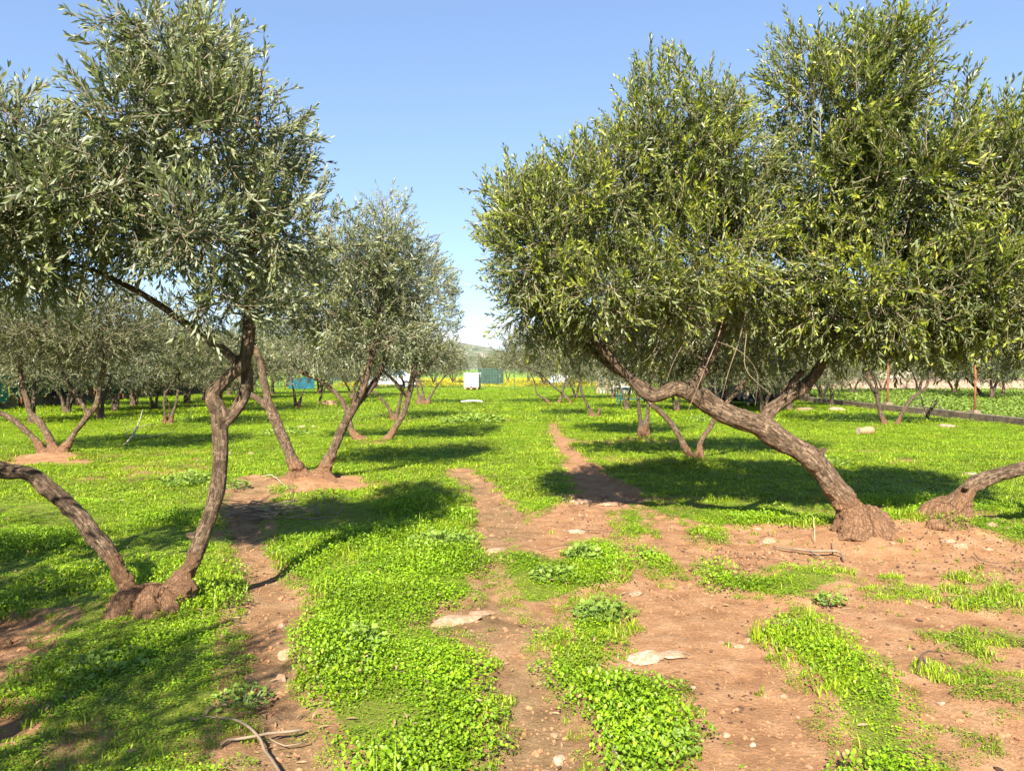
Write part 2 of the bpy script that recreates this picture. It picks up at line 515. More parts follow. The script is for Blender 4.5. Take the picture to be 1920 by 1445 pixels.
def cloth(name, c, rough=0.7):
    return plain(name, c, rough, 0.3, 3.0, 0.25)
M['teal'] = cloth('teal', (0.008, 0.085, 0.115))
M['teal_dark'] = cloth('teal_dark', (0.012, 0.075, 0.085))
M['teal_bright'] = cloth('teal_bright', (0.02, 0.24, 0.20))
M['navy'] = cloth('navy', (0.022, 0.026, 0.055))
M['green_net'] = cloth('green_net', (0.012, 0.060, 0.030))
M['green_net_lite'] = cloth('green_net_lite', (0.028, 0.060, 0.042))
M['black_cloth'] = cloth('black_cloth', (0.012, 0.011, 0.013))
M['teal_paint'] = plain('teal_paint', (0.012, 0.075, 0.085), 0.5, 0.2)
M['scrap_white'] = plain('scrap_white', (0.72, 0.70, 0.64), 0.7, 0.1, 3)
M['dead_leaf'] = plain('dead_leaf', (0.26, 0.17, 0.09), 0.8, 0.5, 30)
M['pellet'] = plain('pellet', (0.075, 0.040, 0.028), 0.85, 0.6, 40)
M['clod'] = plain('clod', (0.29, 0.148, 0.072), 0.95, 0.35, 25)
M['hill'] = None


# ------------------------------------------------------------------ ground
def poly(px):
    return np.array([G(a, b)[:2] for a, b in px])
def sdist(pts, pg):
    """signed distance to a polygon, positive inside"""
    d = np.full(len(pts), 1e9)
    ins = np.zeros(len(pts), bool)
    n = len(pg)
    for i in range(n):
        a, b = pg[i], pg[(i + 1) % n]
        e = b - a
        w = pts - a
        t = np.clip((w @ e) / (e @ e + 1e-12), 0, 1)
        d = np.minimum(d, np.linalg.norm(w - t[:, None] * e, axis=1))
        c = (a[1] > pts[:, 1]) != (b[1] > pts[:, 1])
        with np.errstate(divide='ignore', invalid='ignore'):
            xi = (b[0] - a[0]) * (pts[:, 1] - a[1]) / (b[1] - a[1] + 1e-15) + a[0]
        ins ^= c & (pts[:, 0] < xi)
    return np.where(ins, d, -d)

# bare soil, traced on the ground (photograph pixels, turned into metres by G)
SOIL = [poly(q) for q in [
    # left foot path
    [(470, 1480), (640, 1480), (600, 1410), (545, 1340), (535, 1260), (530, 1190), (560, 1120), (520, 1085), (500, 1050), (480, 1000), (492, 950), (500, 905), (470, 895), (440, 920), (425, 960), (440, 1010), (455, 1060), (468, 1130), (462, 1200), (475, 1280), (490, 1350)],
    # centre path
    [(880, 1500), (1140, 1500), (1090, 1390), (1060, 1320), (1005, 1245), (1000, 1200), (1045, 1175), (960, 1140), (925, 1090), (925, 1040), (990, 1000), (985, 960), (930, 930), (905, 900), (870, 880), (848, 880), (880, 920), (895, 1000), (905, 1060), (905, 1110), (880, 1130), (805, 1135), (800, 1170), (900, 1190), (930, 1260), (950, 1330), (930, 1400)],
    # wide bare ground on the right
    [(925, 1035), (960, 990), (1010, 955), (1060, 930), (1130, 925), (1185, 945), (1240, 965), (1320, 985), (1450, 985), (1560, 1000), (1720, 1000), (1850, 1012), (2050, 1025), (2300, 1120), (2600, 1500), (1100, 1500), (1050, 1200), (960, 1130)],
    # worn trail running up the row
    [(1185, 950), (1215, 935), (1160, 900), (1105, 870), (1068, 838), (1046, 808), (1038, 785), (1030, 785), (1034, 808), (1046, 838), (1064, 870), (1076, 905), (1120, 935)],
    [(-60, 1165), (60, 1150), (115, 1150), (70, 1205), (30, 1270), (-40, 1310), (-120, 1330)],
    [(-40, 1330), (40, 1310), (70, 1330), (20, 1380), (-60, 1400)],
    [(610, 900), (670, 900), (680, 912), (630, 920), (550, 924), (540, 905)],
    [(78, 852), (118, 852), (122, 862), (80, 864)],
]]
THIN = [(poly(q), s) for q, s in [
    ([(300, 1390), (420, 1330), (520, 1300), (545, 1350), (500, 1480), (300, 1480)], 0.62),
    ([(560, 1075), (640, 1030), (720, 1040), (640, 1075), (580, 1100)], 0.5),
    ([(20, 850), (180, 847), (170, 868), (20, 872)], 0.35),
    ([(160, 850), (420, 840), (420, 850), (180, 862)], 0.45),
    ([(640, 900), (760, 900), (800, 930), (660, 945)], 0.4),
    ([(1380, 850), (1440, 850), (1440, 872), (1380, 870)], 0.4),
    ([(1660, 858), (1740, 858), (1740, 870), (1660, 870)], 0.7),
]]
GREEN = [poly(q) for q in [
    [(930, 1037), (985, 1022), (1035, 1052), (1085, 1012), (1145, 1018), (1195, 1080), (1130, 1098), (1070, 1120), (1010, 1155), (960, 1128), (926, 1085)],
    [(1055, 1145), (1130, 1105), (1180, 1140), (1192, 1170), (1165, 1220), (1150, 1268), (1265, 1282), (1292, 1335), (1330, 1500), (1150, 1500), (1095, 1375), (1062, 1305), (1008, 1242), (1010, 1208), (1050, 1200)],
    [(1425, 1195), (1500, 1138), (1560, 1165), (1645, 1230), (1725, 1320), (1745, 1400), (1790, 1500), (1590, 1500), (1560, 1385), (1522, 1300), (1470, 1232)],
    [(1308, 1055), (1400, 1082), (1480, 1058), (1590, 1066), (1604, 1095), (1500, 1128), (1400, 1116), (1318, 1096)],
    [(1146, 952), (1212, 955), (1230, 1000), (1168, 1008)],
    [(1186, 1022), (1240, 1038), (1280, 1082), (1255, 1098), (1200, 1062)],
    [(1296, 988), (1345, 990), (1358, 1012), (1310, 1014)],
    [(960, 940), (1040, 925), (1062, 940), (1000, 965)],
]]
SPARSE = [(poly(q), s) for q, s in [
    ([(1600, 1075), (1760, 1060), (1940, 1090), (2200, 1300), (2300, 1500), (1780, 1500), (1740, 1330), (1640, 1190)], 0.42),
    ([(1810, 1095), (1940, 1085), (2000, 1180), (1840, 1180)], 0.62),
    ([(1020, 1170), (1060, 1150), (1070, 1190), (1030, 1200)], 0.4),
]]

def veg_mask(x, y, grow=0.0):
    p = np.stack([x, y], 1)
    grow = np.broadcast_to(np.asarray(grow, float), x.shape)
    warp = 0.05 * (noise2(x, y, 24.0, 14) - 0.5) * 2 + 0.10 * (noise2(x, y, 3.0, 5) - 0.5) * 2 + 0.05 * (noise2(x, y, 11.0, 9) - 0.5) * 2
    v = np.ones(len(x))
    # patchiness everywhere: small thin spots
    spots = noise2(x, y, 0.55, 31, 4)
    v -= 0.5 * sstep(0.55, 0.70, spots)
    near = (y < 40) & (y > -4) & (np.abs(x) < 16)
    q = p[near]
    wv = warp[near]
    gw = grow[near]
    vn = v[near]
    for pg, s in THIN:
        vn -= s * sstep(-0.15, 0.25, sdist(q, pg) + wv * 1.5) * (0.5 + noise2(q[:, 0], q[:, 1], 4.0, 77))
    for k, pg in enumerate(SOIL):
        vn = np.minimum(vn, 1 - sstep(-0.05, 0.06, sdist(q, pg) + wv * (0.5 if k == 0 else 1.0) + gw + (0.07 if k == 0 else 0.015 if k == 1 else 0.0)))
    for pg, s in SPARSE:
        f = sstep(-0.1, 0.2, sdist(q, pg) + wv) * s * sstep(0.42, 0.62, noise2(q[:, 0], q[:, 1], 3.2, 41, 4)) * 1.5
        vn = np.maximum(vn, np.minimum(f, 0.75))
    for pg in GREEN:
        vn = np.maximum(vn, sstep(-0.05, 0.05, sdist(q, pg) + wv * 0.7 - gw))
    v[near] = vn
    return np.clip(v, 0, 1)

MOUNDS = []     # (x, y, height, radius) soil heaped round the tree feet
def add_mound(px, py, h, r):
    g = G(px, py); MOUNDS.append((g[0], g[1], h, r))
for q in [(262, 1140, 0.07, 0.42), (1640, 1008, 0.13, 0.60), (1775, 1000, 0.10, 0.52), (575, 905, 0.10, 0.60), (700, 832, 0.10, 0.7), (1300, 868, 0.08, 0.5), (100, 855, 0.10, 0.6), (1670, 800, 0.08, 0.7), (1205, 820, 0.06, 0.5), (312, 802, 0.12, 0.7)]:
    add_mound(*q)
def H(x, y, veg=None):
    x = np.atleast_1d(np.asarray(x, float)); y = np.atleast_1d(np.asarray(y, float))
    near = np.exp(-(np.maximum(y - 12, 0) / 14.0) ** 2)
    z = 0.05 * (noise2(x, y, 0.45, 3, 3) - 0.5) * 2 * (0.25 + 0.75 * near)
    z += 0.016 * (noise2(x, y, 3.5, 8, 3) - 0.5) * 2 * near
    for mx, my, h, r in MOUNDS:
        z += h * np.exp(-((x - mx) ** 2 + (y - my) ** 2) / (r * r))
    return z
def Hs(x, y):
    return float(H(x, y)[0])

def axis(lo, hi, a, b, step, grow):
    c = list(np.arange(a, b + 1e-6, step))
    s = step
    while c[-1] < hi:
        s *= grow; c.append(c[-1] + s)
    s = step
    while c[0] > lo:
        s *= grow; c.insert(0, c[0] - s)
    return np.array(c)
gx = axis(-2500, 2500, -4.6, 5.6, 0.040, 1.11)
gy = axis(-300, 4000, 2.5, 11.5, 0.040, 1.08)
GX, GY = np.meshgrid(gx, gy)
fx, fy = GX.ravel(), GY.ravel()
gveg = veg_mask(fx, fy)
gz = H(fx, fy)
# paths are trodden a little below the plants, with a ragged lip
gz = gz - 0.035 * (1 - gveg) * np.exp(-(np.maximum(fy - 12, 0) / 14.0) ** 2) + 0.022 * (noise2(fx, fy, 8.0, 21, 4) - 0.5) * (fy < 20) * (fy > 0)
gtan = np.maximum(sstep(-0.3, 0.2, sdist(np.stack([fx, fy], 1), SOIL[1])), 0.8 * sstep(-0.3, 0.05, sdist(np.stack([fx, fy], 1), SOIL[0]))) * (0.55 + 0.45 * sstep(0.4, 0.6, noise2(fx, fy, 1.3, 55)))
gfar = sstep(45, 60, fy) + sstep(60, 90, np.abs(fx))
nx, ny = len(gx), len(gy)
i = np.arange(ny - 1)[:, None] * nx + np.arange(nx - 1)[None]
gq = np.stack([i, i + 1, i + nx + 1, i + nx], 2).reshape(-1, 4)
ground = obj('ground', mesh_np('ground', np.stack([fx, fy, gz], 1), [gq], [M['soil']], smooth=True,
                               attrs={'veg': veg_mask(fx, fy, 0.09), 'tan': gtan, 'far': np.clip(gfar, 0, 1)}))
ground['kind'] = 'structure'
ground['label'] = 'red soil and green ground of the olive grove'

# far hill
def make_hill():
    m, n, l = new_mat('hill_scrub')
    g = n.new('ShaderNodeNewGeometry')
    a = noise(n, l, 0.09, 8, g.outputs['Position'], 0.7)
    r = ramp(n, [(0.35, (0.07, 0.095, 0.06)), (0.5, (0.14, 0.16, 0.10)), (0.62, (0.27, 0.25, 0.19))])
    l.new(a.outputs['Fac'], r.inputs[0])
    out(n, l, principled(n, l, r.outputs[0], 0.95).outputs[0])
    hx = np.linspace(-520, 420, 220)
    hy = np.linspace(620, 1250, 70)
    X, Y = np.meshgrid(hx, hy)
    x, y = X.ravel(), Y.ravel()
    crest = 40 * np.exp(-((x + 160) / 190) ** 2) + 16 * np.exp(-((x - 240) / 160) ** 2) + 5 * (noise2(x, y, 0.012, 3, 4) - 0.5)
    z = crest * sstep(640, 860, y) * (1 - sstep(1050, 1240, y)) - 2 + 5.0 * (noise2(x, y, 0.09, 12, 3) - 0.4) * sstep(640, 760, y) * (1 - sstep(1100, 1200, y))
    i = np.arange(69)[:, None] * 220 + np.arange(219)[None]
    q = np.stack([i, i + 1, i + 221, i + 220], 2).reshape(-1, 4)
    o = obj('hill', mesh_np('hill', np.stack([x, y, z], 1), [q], [m], smooth=True))
    o['kind'] = 'structure'; o['label'] = 'low scrub covered hill on the horizon'
make_hill()

# ------------------------------------------------------------------ ground cover (instanced plants)
rng = np.random.default_rng(7)
def leaf6(n, length, width, fold=0.25):
    """n identical leaf blades in local space: base at origin, along +Y, upper side +Z"""
    v = np.array([[0, 0, 0], [-0.5, 0.36, fold * 0.5], [-0.40, 0.74, fold * 0.35], [0, 1, -0.04], [0.40, 0.74, fold * 0.35], [0.5, 0.36, fold * 0.5]])
    return v * np.array([width, length, width])
LQ = np.array([[0, 3, 2, 1], [0, 5, 4, 3]])
def rot_mats(yaw, tilt, roll):
    cy, sy, ct, st, cr, sr = np.cos(yaw), np.sin(yaw), np.cos(tilt), np.sin(tilt), np.cos(roll), np.sin(roll)
    Z = np.zeros_like(yaw); O = np.ones_like(yaw)
    Rz = np.stack([np.stack([cy, -sy, Z], 1), np.stack([sy, cy, Z], 1), np.stack([Z, Z, O], 1)], 1)
    Rx = np.stack([np.stack([O, Z, Z], 1), np.stack([Z, ct, -st], 1), np.stack([Z, st, ct], 1)], 1)
    Ry = np.stack([np.stack([cr, Z, sr], 1), np.stack([Z, O, Z], 1), np.stack([-sr, Z, cr], 1)], 1)
    return Rz @ Rx @ Ry
def leaves_mesh(name, pos, R, scale, base, mat, rnd):
    n = len(pos)
    V = np.einsum('nij,kj->nki', R, base) * scale[:, None, None] + pos[:, None]
    k = len(base)
    q = (LQ[None] + (np.arange(n) * k)[:, None, None]).reshape(-1, 4)
    return mesh_np(name, V.reshape(-1, 3), [q], [mat], attrs={'rnd': np.repeat(rnd, k)})

def clover_clump(seed, nl=120, rad=0.13, hgt=0.075, size=(0.009, 0.0185), mat='clover', ratio=0.85):
    r = np.random.default_rng(seed)
    a = r.uniform(0, 2 * np.pi, nl); d = rad * np.sqrt(r.uniform(0, 1, nl))
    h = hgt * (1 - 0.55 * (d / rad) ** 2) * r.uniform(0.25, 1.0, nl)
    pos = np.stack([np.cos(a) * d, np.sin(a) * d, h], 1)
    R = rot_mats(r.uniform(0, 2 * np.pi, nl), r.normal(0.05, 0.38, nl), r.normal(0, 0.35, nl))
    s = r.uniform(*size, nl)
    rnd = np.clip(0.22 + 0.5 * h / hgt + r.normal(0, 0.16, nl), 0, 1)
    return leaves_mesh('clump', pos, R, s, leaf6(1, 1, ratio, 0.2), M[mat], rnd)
def grass_tuft(seed, nb=60, rad=0.10, hgt=(0.03, 0.085), mat='grass', wid=0.0036):
    r = np.random.default_rng(seed)
    a = r.uniform(0, 2 * np.pi, nb); d = rad * np.sqrt(r.uniform(0, 1, nb))
    pos = np.stack([np.cos(a) * d, np.sin(a) * d, np.zeros(nb)], 1)
    L = r.uniform(*hgt, nb); yaw = r.uniform(0, 2 * np.pi, nb); lean = r.uniform(0.2, 0.95, nb)
    w = wid * r.uniform(0.7, 1.4, nb)
    dx, dy = np.cos(yaw), np.sin(yaw)
    sx, sy = -dy, dx
    V = np.zeros((nb, 5, 3))
    for k, (t, ww) in enumerate([(0, 1), (0, -1), (0.6, 0.8), (0.6, -0.8), (1, 0)]):
        out_ = L * lean * t * t
        V[:, k, 0] = pos[:, 0] + dx * out_ + sx * w * ww
        V[:, k, 1] = pos[:, 1] + dy * out_ + sy * w * ww
        V[:, k, 2] = L * (t - 0.35 * lean * t * t)
    b = (np.arange(nb) * 5)[:, None]
    q = np.array([[0, 1, 3, 2]]) + b; t3 = np.array([[2, 3, 4]]) + b
    return mesh_np('tuft', V.reshape(-1, 3), [q, t3], [M[mat]], attrs={'rnd': np.repeat(np.clip(r.normal(0.55, 0.22, nb), 0, 1), 5)})

def scatter(name, label, cat, pts, rotz, scale, idx, sources, tilt=None):
    """one object whose points carry instanced plants"""
    n = len(pts)
    me = bpy.data.meshes.new(name)
    me.vertices.add(n)
    me.vertices.foreach_set('co', np.asarray(pts, np.float32).ravel())
    rv = np.zeros((n, 3), np.float32); rv[:, 2] = rotz
    if tilt is not None: rv[:, :2] = tilt
    a = me.attributes.new('rot', 'FLOAT_VECTOR', 'POINT'); a.data.foreach_set('vector', rv.ravel())
    a = me.attributes.new('scl', 'FLOAT_VECTOR', 'POINT'); a.data.foreach_set('vector', np.asarray(scale, np.float32).ravel())
    a = me.attributes.new('idx', 'INT', 'POINT'); a.data.foreach_set('value', np.asarray(idx, np.int32))
    o = obj(name, me)
    ng = bpy.data.node_groups.new(name, 'GeometryNodeTree')
    ng.interface.new_socket('Geometry', in_out='INPUT', socket_type='NodeSocketGeometry')
    ng.interface.new_socket('Geometry', in_out='OUTPUT', socket_type='NodeSocketGeometry')
    N, L = ng.nodes, ng.links
    gi, go = N.new('NodeGroupInput'), N.new('NodeGroupOutput')
    iop = N.new('GeometryNodeInstanceOnPoints')
    g2i = N.new('GeometryNodeGeometryToInstance')
    for s in reversed(sources):
        so = bpy.data.objects.new(name + '_plant', s)
        oi = N.new('GeometryNodeObjectInfo'); oi.inputs['Object'].default_value = so
        oi.inputs['As Instance'].default_value = False
        L.new(oi.outputs['Geometry'], g2i.inputs[0])
    L.new(gi.outputs[0], iop.inputs['Points'])
    L.new(g2i.outputs[0], iop.inputs['Instance'])
    iop.inputs['Pick Instance'].default_value = True
    for an, ty, sock in (('idx', 'INT', 'Instance Index'), ('rot', 'FLOAT_VECTOR', 'Rotation'), ('scl', 'FLOAT_VECTOR', 'Scale')):
        na = N.new('GeometryNodeInputNamedAttribute'); na.data_type = ty
        na.inputs['Name'].default_value = an
        L.new(na.outputs['Attribute'], iop.inputs[sock])
    L.new(iop.outputs[0], go.inputs[0])
    md = o.modifiers.new('plants', 'NODES'); md.node_group = ng
    return tag(o, label, cat, kind='stuff')

def grid_pts(x0, x1, y0, y1, sp, r, slope=None):
    xs = np.arange(x0, x1, sp); ys = np.arange(y0, y1, sp)
    X, Y = np.meshgrid(xs, ys)
    x = X.ravel() + r.uniform(-0.5, 0.5, X.size) * sp
    y = Y.ravel() + r.uniform(-0.5, 0.5, X.size) * sp
    if slope is not None:
        k = np.abs(x) < slope * y + 2.2
        x, y = x[k], y[k]
    return x, y
def build_cover():
    r = np.random.default_rng(11)
    clov = [clover_clump(s) for s in range(5)]
    clov += [clover_clump(20 + s, 60, 0.12, 0.055, (0.011, 0.019)) for s in range(2)]
    tuft = [grass_tuft(40 + s) for s in range(3)]
    odd = [clover_clump(26 + s, 30, 0.11, 0.085, (0.016, 0.026), 'clover', 0.75) for s in range(2)] + [grass_tuft(46 + s, 14, 0.06, (0.08, 0.16), 'grass', 0.0026) for s in range(2)]
    # near carpet
    x, y = grid_pts(-7, 8, 2.2, 9.0, 0.075, r, 0.70)
    v = veg_mask(x, y, 0.015 + 0.11 * r.uniform(0, 1, len(x)) ** 3)
    lush = noise2(x, y, 0.9, 101, 3)
    keep = (v > 0.30 + 0.45 * r.uniform(0, 1, len(x)))
    x, y, v, lush = x[keep], y[keep], v[keep], lush[keep]
    s = (0.5 + 0.4 * v) * (0.75 + 0.45 * sstep(0.35, 0.65, lush)) * r.uniform(0.8, 1.2, len(x))
    hz = s * (0.55 + 1.0 * sstep(0.38, 0.68, lush)) * r.uniform(0.7, 1.4, len(x))
    # grassier, shorter growth away from the lush centre island
    grassy = sstep(0.45, 0.60, noise2(x, y, 0.7, 66, 3) + 0.14 * sstep(-1.2, -2.2, x) + 0.10 * sstep(0.6, 2.0, x) + 0.12 * sstep(6.0, 8.5, y))
    isg = r.uniform(0, 1, len(x)) < 0.05 + 0.42 * grassy
    idx = np.where(isg, r.integers(7, 10, len(x)), r.integers(0, 7, len(x)))
    hz = np.where(isg, hz * 0.75, hz)
    oddp = r.uniform(0, 1, len(x)) < 0.03 + 0.08 * sstep(0.5, 0.7, noise2(x, y, 1.7, 222, 2))
    idx = np.where(oddp, np.where(r.uniform(0, 1, len(x)) < 0.3, r.integers(12, 14, len(x)), r.integers(10, 12, len(x))), idx)
    z = H(x, y) - 0.012
    # small plants along the ragged edges
    xe, ye = grid_pts(-7, 8, 2.2, 9.0, 0.055, r, 0.70)
    va, vb = veg_mask(xe, ye, -0.04), veg_mask(xe, ye, 0.09)
    ke = (va > 0.4) & (vb < 0.6) & (r.uniform(0, 1, len(xe)) < 0.55)
    xe, ye = xe[ke], ye[ke]
    se = r.uniform(0.28, 0.55, len(xe))
    x = np.concatenate([x, xe]); y = np.concatenate([y, ye]); s = np.concatenate([s, se]); hz = np.concatenate([hz, se * 0.8])
    idx = np.concatenate([idx, r.integers(0, 10, len(xe))]); z = np.concatenate([z, H(xe, ye) - 0.025])
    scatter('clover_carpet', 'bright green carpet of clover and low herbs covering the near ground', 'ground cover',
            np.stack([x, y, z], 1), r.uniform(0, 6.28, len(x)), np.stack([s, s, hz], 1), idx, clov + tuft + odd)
    # middle ground
    x, y = grid_pts(-15, 17, 9.0, 22.0, 0.15, r, 0.70)
    v = veg_mask(x, y, 0.10)
    keep = (v > 0.25 + 0.4 * r.uniform(0, 1, len(x)))
    x, y, v = x[keep], y[keep], v[keep]
    s = (1.05 + 0.35 * v) * r.uniform(0.8, 1.25, len(x))
    hz = s * 0.6
    isg = r.uniform(0, 1, len(x)) < 0.6
    idx = np.where(isg, r.integers(7, 10, len(x)), r.integers(0, 7, len(x)))
    scatter('meadow_grass', 'short bright green grass and herbs under the middle trees', 'grass',
            np.stack([x, y, H(x, y) - 0.015], 1), r.uniform(0, 6.28, len(x)), np.stack([s, s, hz], 1), idx, clov + tuft + odd)
    # far meadow
    x, y = grid_pts(-36, 13.4, 22.0, 62.0, 0.42, r, 0.70)
    s = 3.2 * r.uniform(0.8, 1.3, len(x))
    hz = s * 0.42 * (0.7 + 0.8 * noise2(x, y, 0.3, 9))
    idx = np.where(r.uniform(0, 1, len(x)) < 0.5, r.integers(7, 10, len(x)), r.integers(0, 7, len(x)))
    scatter('far_grass', 'distant green grass stretching towards the wire fence', 'grass',
            np.stack([x, y, H(x, y) - 0.02], 1), r.uniform(0, 6.28, len(x)), np.stack([s, s, hz], 1), idx, clov + tuft + odd)
    # seedlings on the bare soil
    x, y = grid_pts(-4, 7, 2.2, 9.0, 0.11, r, 0.70)
    v = veg_mask(x, y)
    dn = noise2(x, y, 1.6, 200, 3)
    keep = (v < 0.5) & ((x > -0.9) | (r.uniform(0, 1, len(x)) < 0.25)) & (r.uniform(0, 1, len(x)) < 0.02 + 0.16 * sstep(0.45, 0.62, dn) * (x > 1.2) + 0.25 * v)
    x, y = x[keep], y[keep]
    seed_src = [grass_tuft(60 + k, 9, 0.03, (0.02, 0.05)) for k in range(2)] + [clover_clump(70 + k, 7, 0.03, 0.025, (0.012, 0.02), 'grass', 0.5) for k in range(2)]
    s = r.uniform(0.7, 1.4, len(x))
    scatter('seedling_scatter', 'thin scattered seedlings sprouting on the bare soil', 'seedlings',
            np.stack([x, y, H(x, y) - 0.035], 1), r.uniform(0, 6.28, len(x)), np.stack([s, s, s], 1), r.integers(0, 4, len(x)), seed_src)
    # crop field right of the kerb
    x, y = grid_pts(14.2, 34, 16.0, 52.0, 0.33, r, 0.78)
    crop_src = [clover_clump(90 + k, 46, 0.16, 0.16, (0.04, 0.075), 'crop', 0.7) for k in range(4)]
    s = r.uniform(1.0, 1.7, len(x))
    scatter('crop_field', 'pale green leafy crop growing behind the low concrete kerb', 'crop',
            np.stack([x, y, H(x, y)], 1), r.uniform(0, 6.28, len(x)), np.stack([s, s, s * 0.95], 1), r.integers(0, 4, len(x)), crop_src)
    # yellow flower meadow beyond the fence
    x, y = grid_pts(-24, 16, 60.0, 92.0, 0.75, r)
    k = (x > -14 - (y - 60) * 0.1) & (x < 8.5 + (y - 60) * 0.1)
    x, y = x[k], y[k]
    fl_src = [clover_clump(110 + k, 60, 0.5, 0.55, (0.05, 0.11), 'yellow_flower', 0.9) for k in range(4)]
    s = r.uniform(0.8, 1.3, len(x)) * (0.25 + 1.3 * sstep(0.35, 0.65, noise2(x, y, 0.12, 71)))
    scatter('yellow_flowers', 'band of yellow wild flowers blooming beyond the wire fence', 'flowers',
            np.stack([x, y, np.zeros(len(x))], 1), r.uniform(0, 6.28, len(x)), np.stack([s, s, s * 0.55], 1), r.integers(0, 4, len(x)), fl_src)
    # pellets and pebbles on the soil
    def lump(seed, k=1):
        r2 = np.random.default_rng(seed)
        bm = bmesh.new(); bmesh.ops.create_icosphere(bm, subdivisions=1, radius=1.0)
        for vv in bm.verts: vv.co *= r2.uniform(0.7, 1.2)
        return bm
    def lump_mesh(seed, mat, sq):
        bm = lump(seed); me = bpy.data.meshes.new('lump')
        for vv in bm.verts: vv.co.z *= sq
        bm.to_mesh(me); bm.free(); me.materials.append(M[mat]); return me
    x = r.uniform(-2.5, 6.5, 14000); y = r.uniform(2.4, 9.5, 14000)
    v = veg_mask(x, y)
    dens = sstep(0.42, 0.66, noise2(x, y, 1.1, 303, 3)) * sstep(0.2, 1.2, x)
    keep = (v < 0.35) & (r.uniform(0, 1, len(x)) < 0.05 + 0.75 * dens)
    x, y = x[keep], y[keep]
    s = r.uniform(0.0035, 0.0085, len(x)) * np.where(r.uniform(0, 1, len(x)) < 0.05, 1.9, 1.0)
    scatter('dark_pellets', 'small dark pellets scattered over the bare red soil', 'pellets',
            np.stack([x, y, H(x, y) - 0.028], 1), r.uniform(0, 6.28, len(x)), np.stack([s * 1.7, s, s * 0.7], 1), r.integers(0, 3, len(x)),
            [lump_mesh(400 + k, 'pellet', 0.8) for k in range(3)])
    x = r.uniform(-2.5, 6.5, 6000); y = r.uniform(2.4, 9.5, 6000)
    v = veg_mask(x, y)
    keep = (v < 0.35) & (r.uniform(0, 1, len(x)) < 0.16)
    x, y = x[keep], y[keep]
    s = 0.006 + 0.022 * r.uniform(0, 1, len(x)) ** 4
    scatter('pebbles', 'small pale pebbles strewn over the bare soil and paths', 'pebbles',
            np.stack([x, y, H(x, y) - 0.034], 1), r.uniform(0, 6.28, len(x)), np.stack([s * 1.3, s, s * 0.7], 1), r.integers(0, 3, len(x)),
            [lump_mesh(420 + k, 'limestone', 0.7) for k in range(3)])
def build_crumbs():
    r = np.random.default_rng(19)
    x = r.uniform(-3.2, 6.8, 60000); y = 2.4 + 7.2 * r.uniform(0, 1, 60000) ** 1.4
    v = veg_mask(x, y)
    keep = (v < 0.6) & (r.uniform(0, 1, len(x)) < 0.25 + 0.75 * sstep(0.4, 0.6, noise2(x, y, 2.3, 808, 3)))
    x, y = x[keep], y[keep]
    s = 0.0022 + 0.009 * r.uniform(0, 1, len(x)) ** 3 + 0.012 * (r.uniform(0, 1, len(x)) < 0.03)
    src = []
    for k in range(4):
        bm = bmesh.new(); bmesh.ops.create_icosphere(bm, subdivisions=1, radius=1.0)
        for vv in bm.verts: vv.co *= r.uniform(0.65, 1.2)
        me = bpy.data.meshes.new('crumb'); bm.to_mesh(me); bm.free(); me.materials.append(M['clod']); src.append(me)
    scatter('soil_crumbs', 'fine reddish crumbs of dry soil over the bare ground', 'soil crumbs',
            np.stack([x, y, H(x, y) - 0.035], 1), r.uniform(0, 6.28, len(x)), np.stack([s * 1.3, s, s * 0.8], 1), r.integers(0, 4, len(x)), src)
    # dry twigs and leaves in the litter
    x = r.uniform(-3.2, 6.8, 5000); y = r.uniform(2.4, 9.6, 5000)
    v = veg_mask(x, y)
    keep = (v < 0.7) & (r.uniform(0, 1, len(x)) < 0.06 + 0.4 * sstep(0.5, 0.66, noise2(x, y, 1.0, 303, 3)))
    x, y = x[keep], y[keep]
    src = []
    for k in range(4):
        mb = MB(); L = r.uniform(.02, .06)
        mb.tube(np.array([[-L, 0, .002], [0, r.normal(0, .006), .006], [L, r.normal(0, .01), .002]]), [.0016, .0018, .001], 4)
        src.append(mb.mesh('twiglet', [M['twig' if k % 2 else 'twig_dark']]))
    s = r.uniform(.6, 1.5, len(x))
    scatter('twig_litter', 'tiny dry twigs littering the bare soil', 'litter',
            np.stack([x, y, H(x, y) - 0.03], 1), r.uniform(0, 6.28, len(x)), np.stack([s, s, s], 1), r.integers(0, 4, len(x)), src)
def build_leaf_litter():
    r = np.random.default_rng(23)
    x = r.uniform(-5.5, 7.5, 9000); y = r.uniform(2.4, 11.0, 9000)
    v = veg_mask(x, y)
    keep = r.uniform(0, 1, len(x)) < 0.12 + 0.5 * sstep(0.48, 0.66, noise2(x, y, 0.9, 313, 3))
    x, y, v = x[keep], y[keep], v[keep]
    src = []
    for k in range(3):
        b = leaf6(1, 0.05, 0.013, 0.3); b[:, 2] += 0.004 * np.sin(b[:, 1] * 50 + k)
        src.append(mesh_np('dead_leaf', b, [LQ], [M['dead_leaf']]))
    tl = r.normal(0, 0.25, (len(x), 2))
    s = r.uniform(.7, 1.2, len(x))
    scatter('leaf_litter', 'fallen brown olive leaves lying on soil and green cover', 'fallen leaves',
            np.stack([x, y, H(x, y) - 0.028 + v * r.uniform(0.02, 0.075, len(x))], 1), r.uniform(0, 6.28, len(x)), np.stack([s, s, s], 1), r.integers(0, 3, len(x)), src, tl)
build_cover()
build_crumbs()
build_leaf_litter()


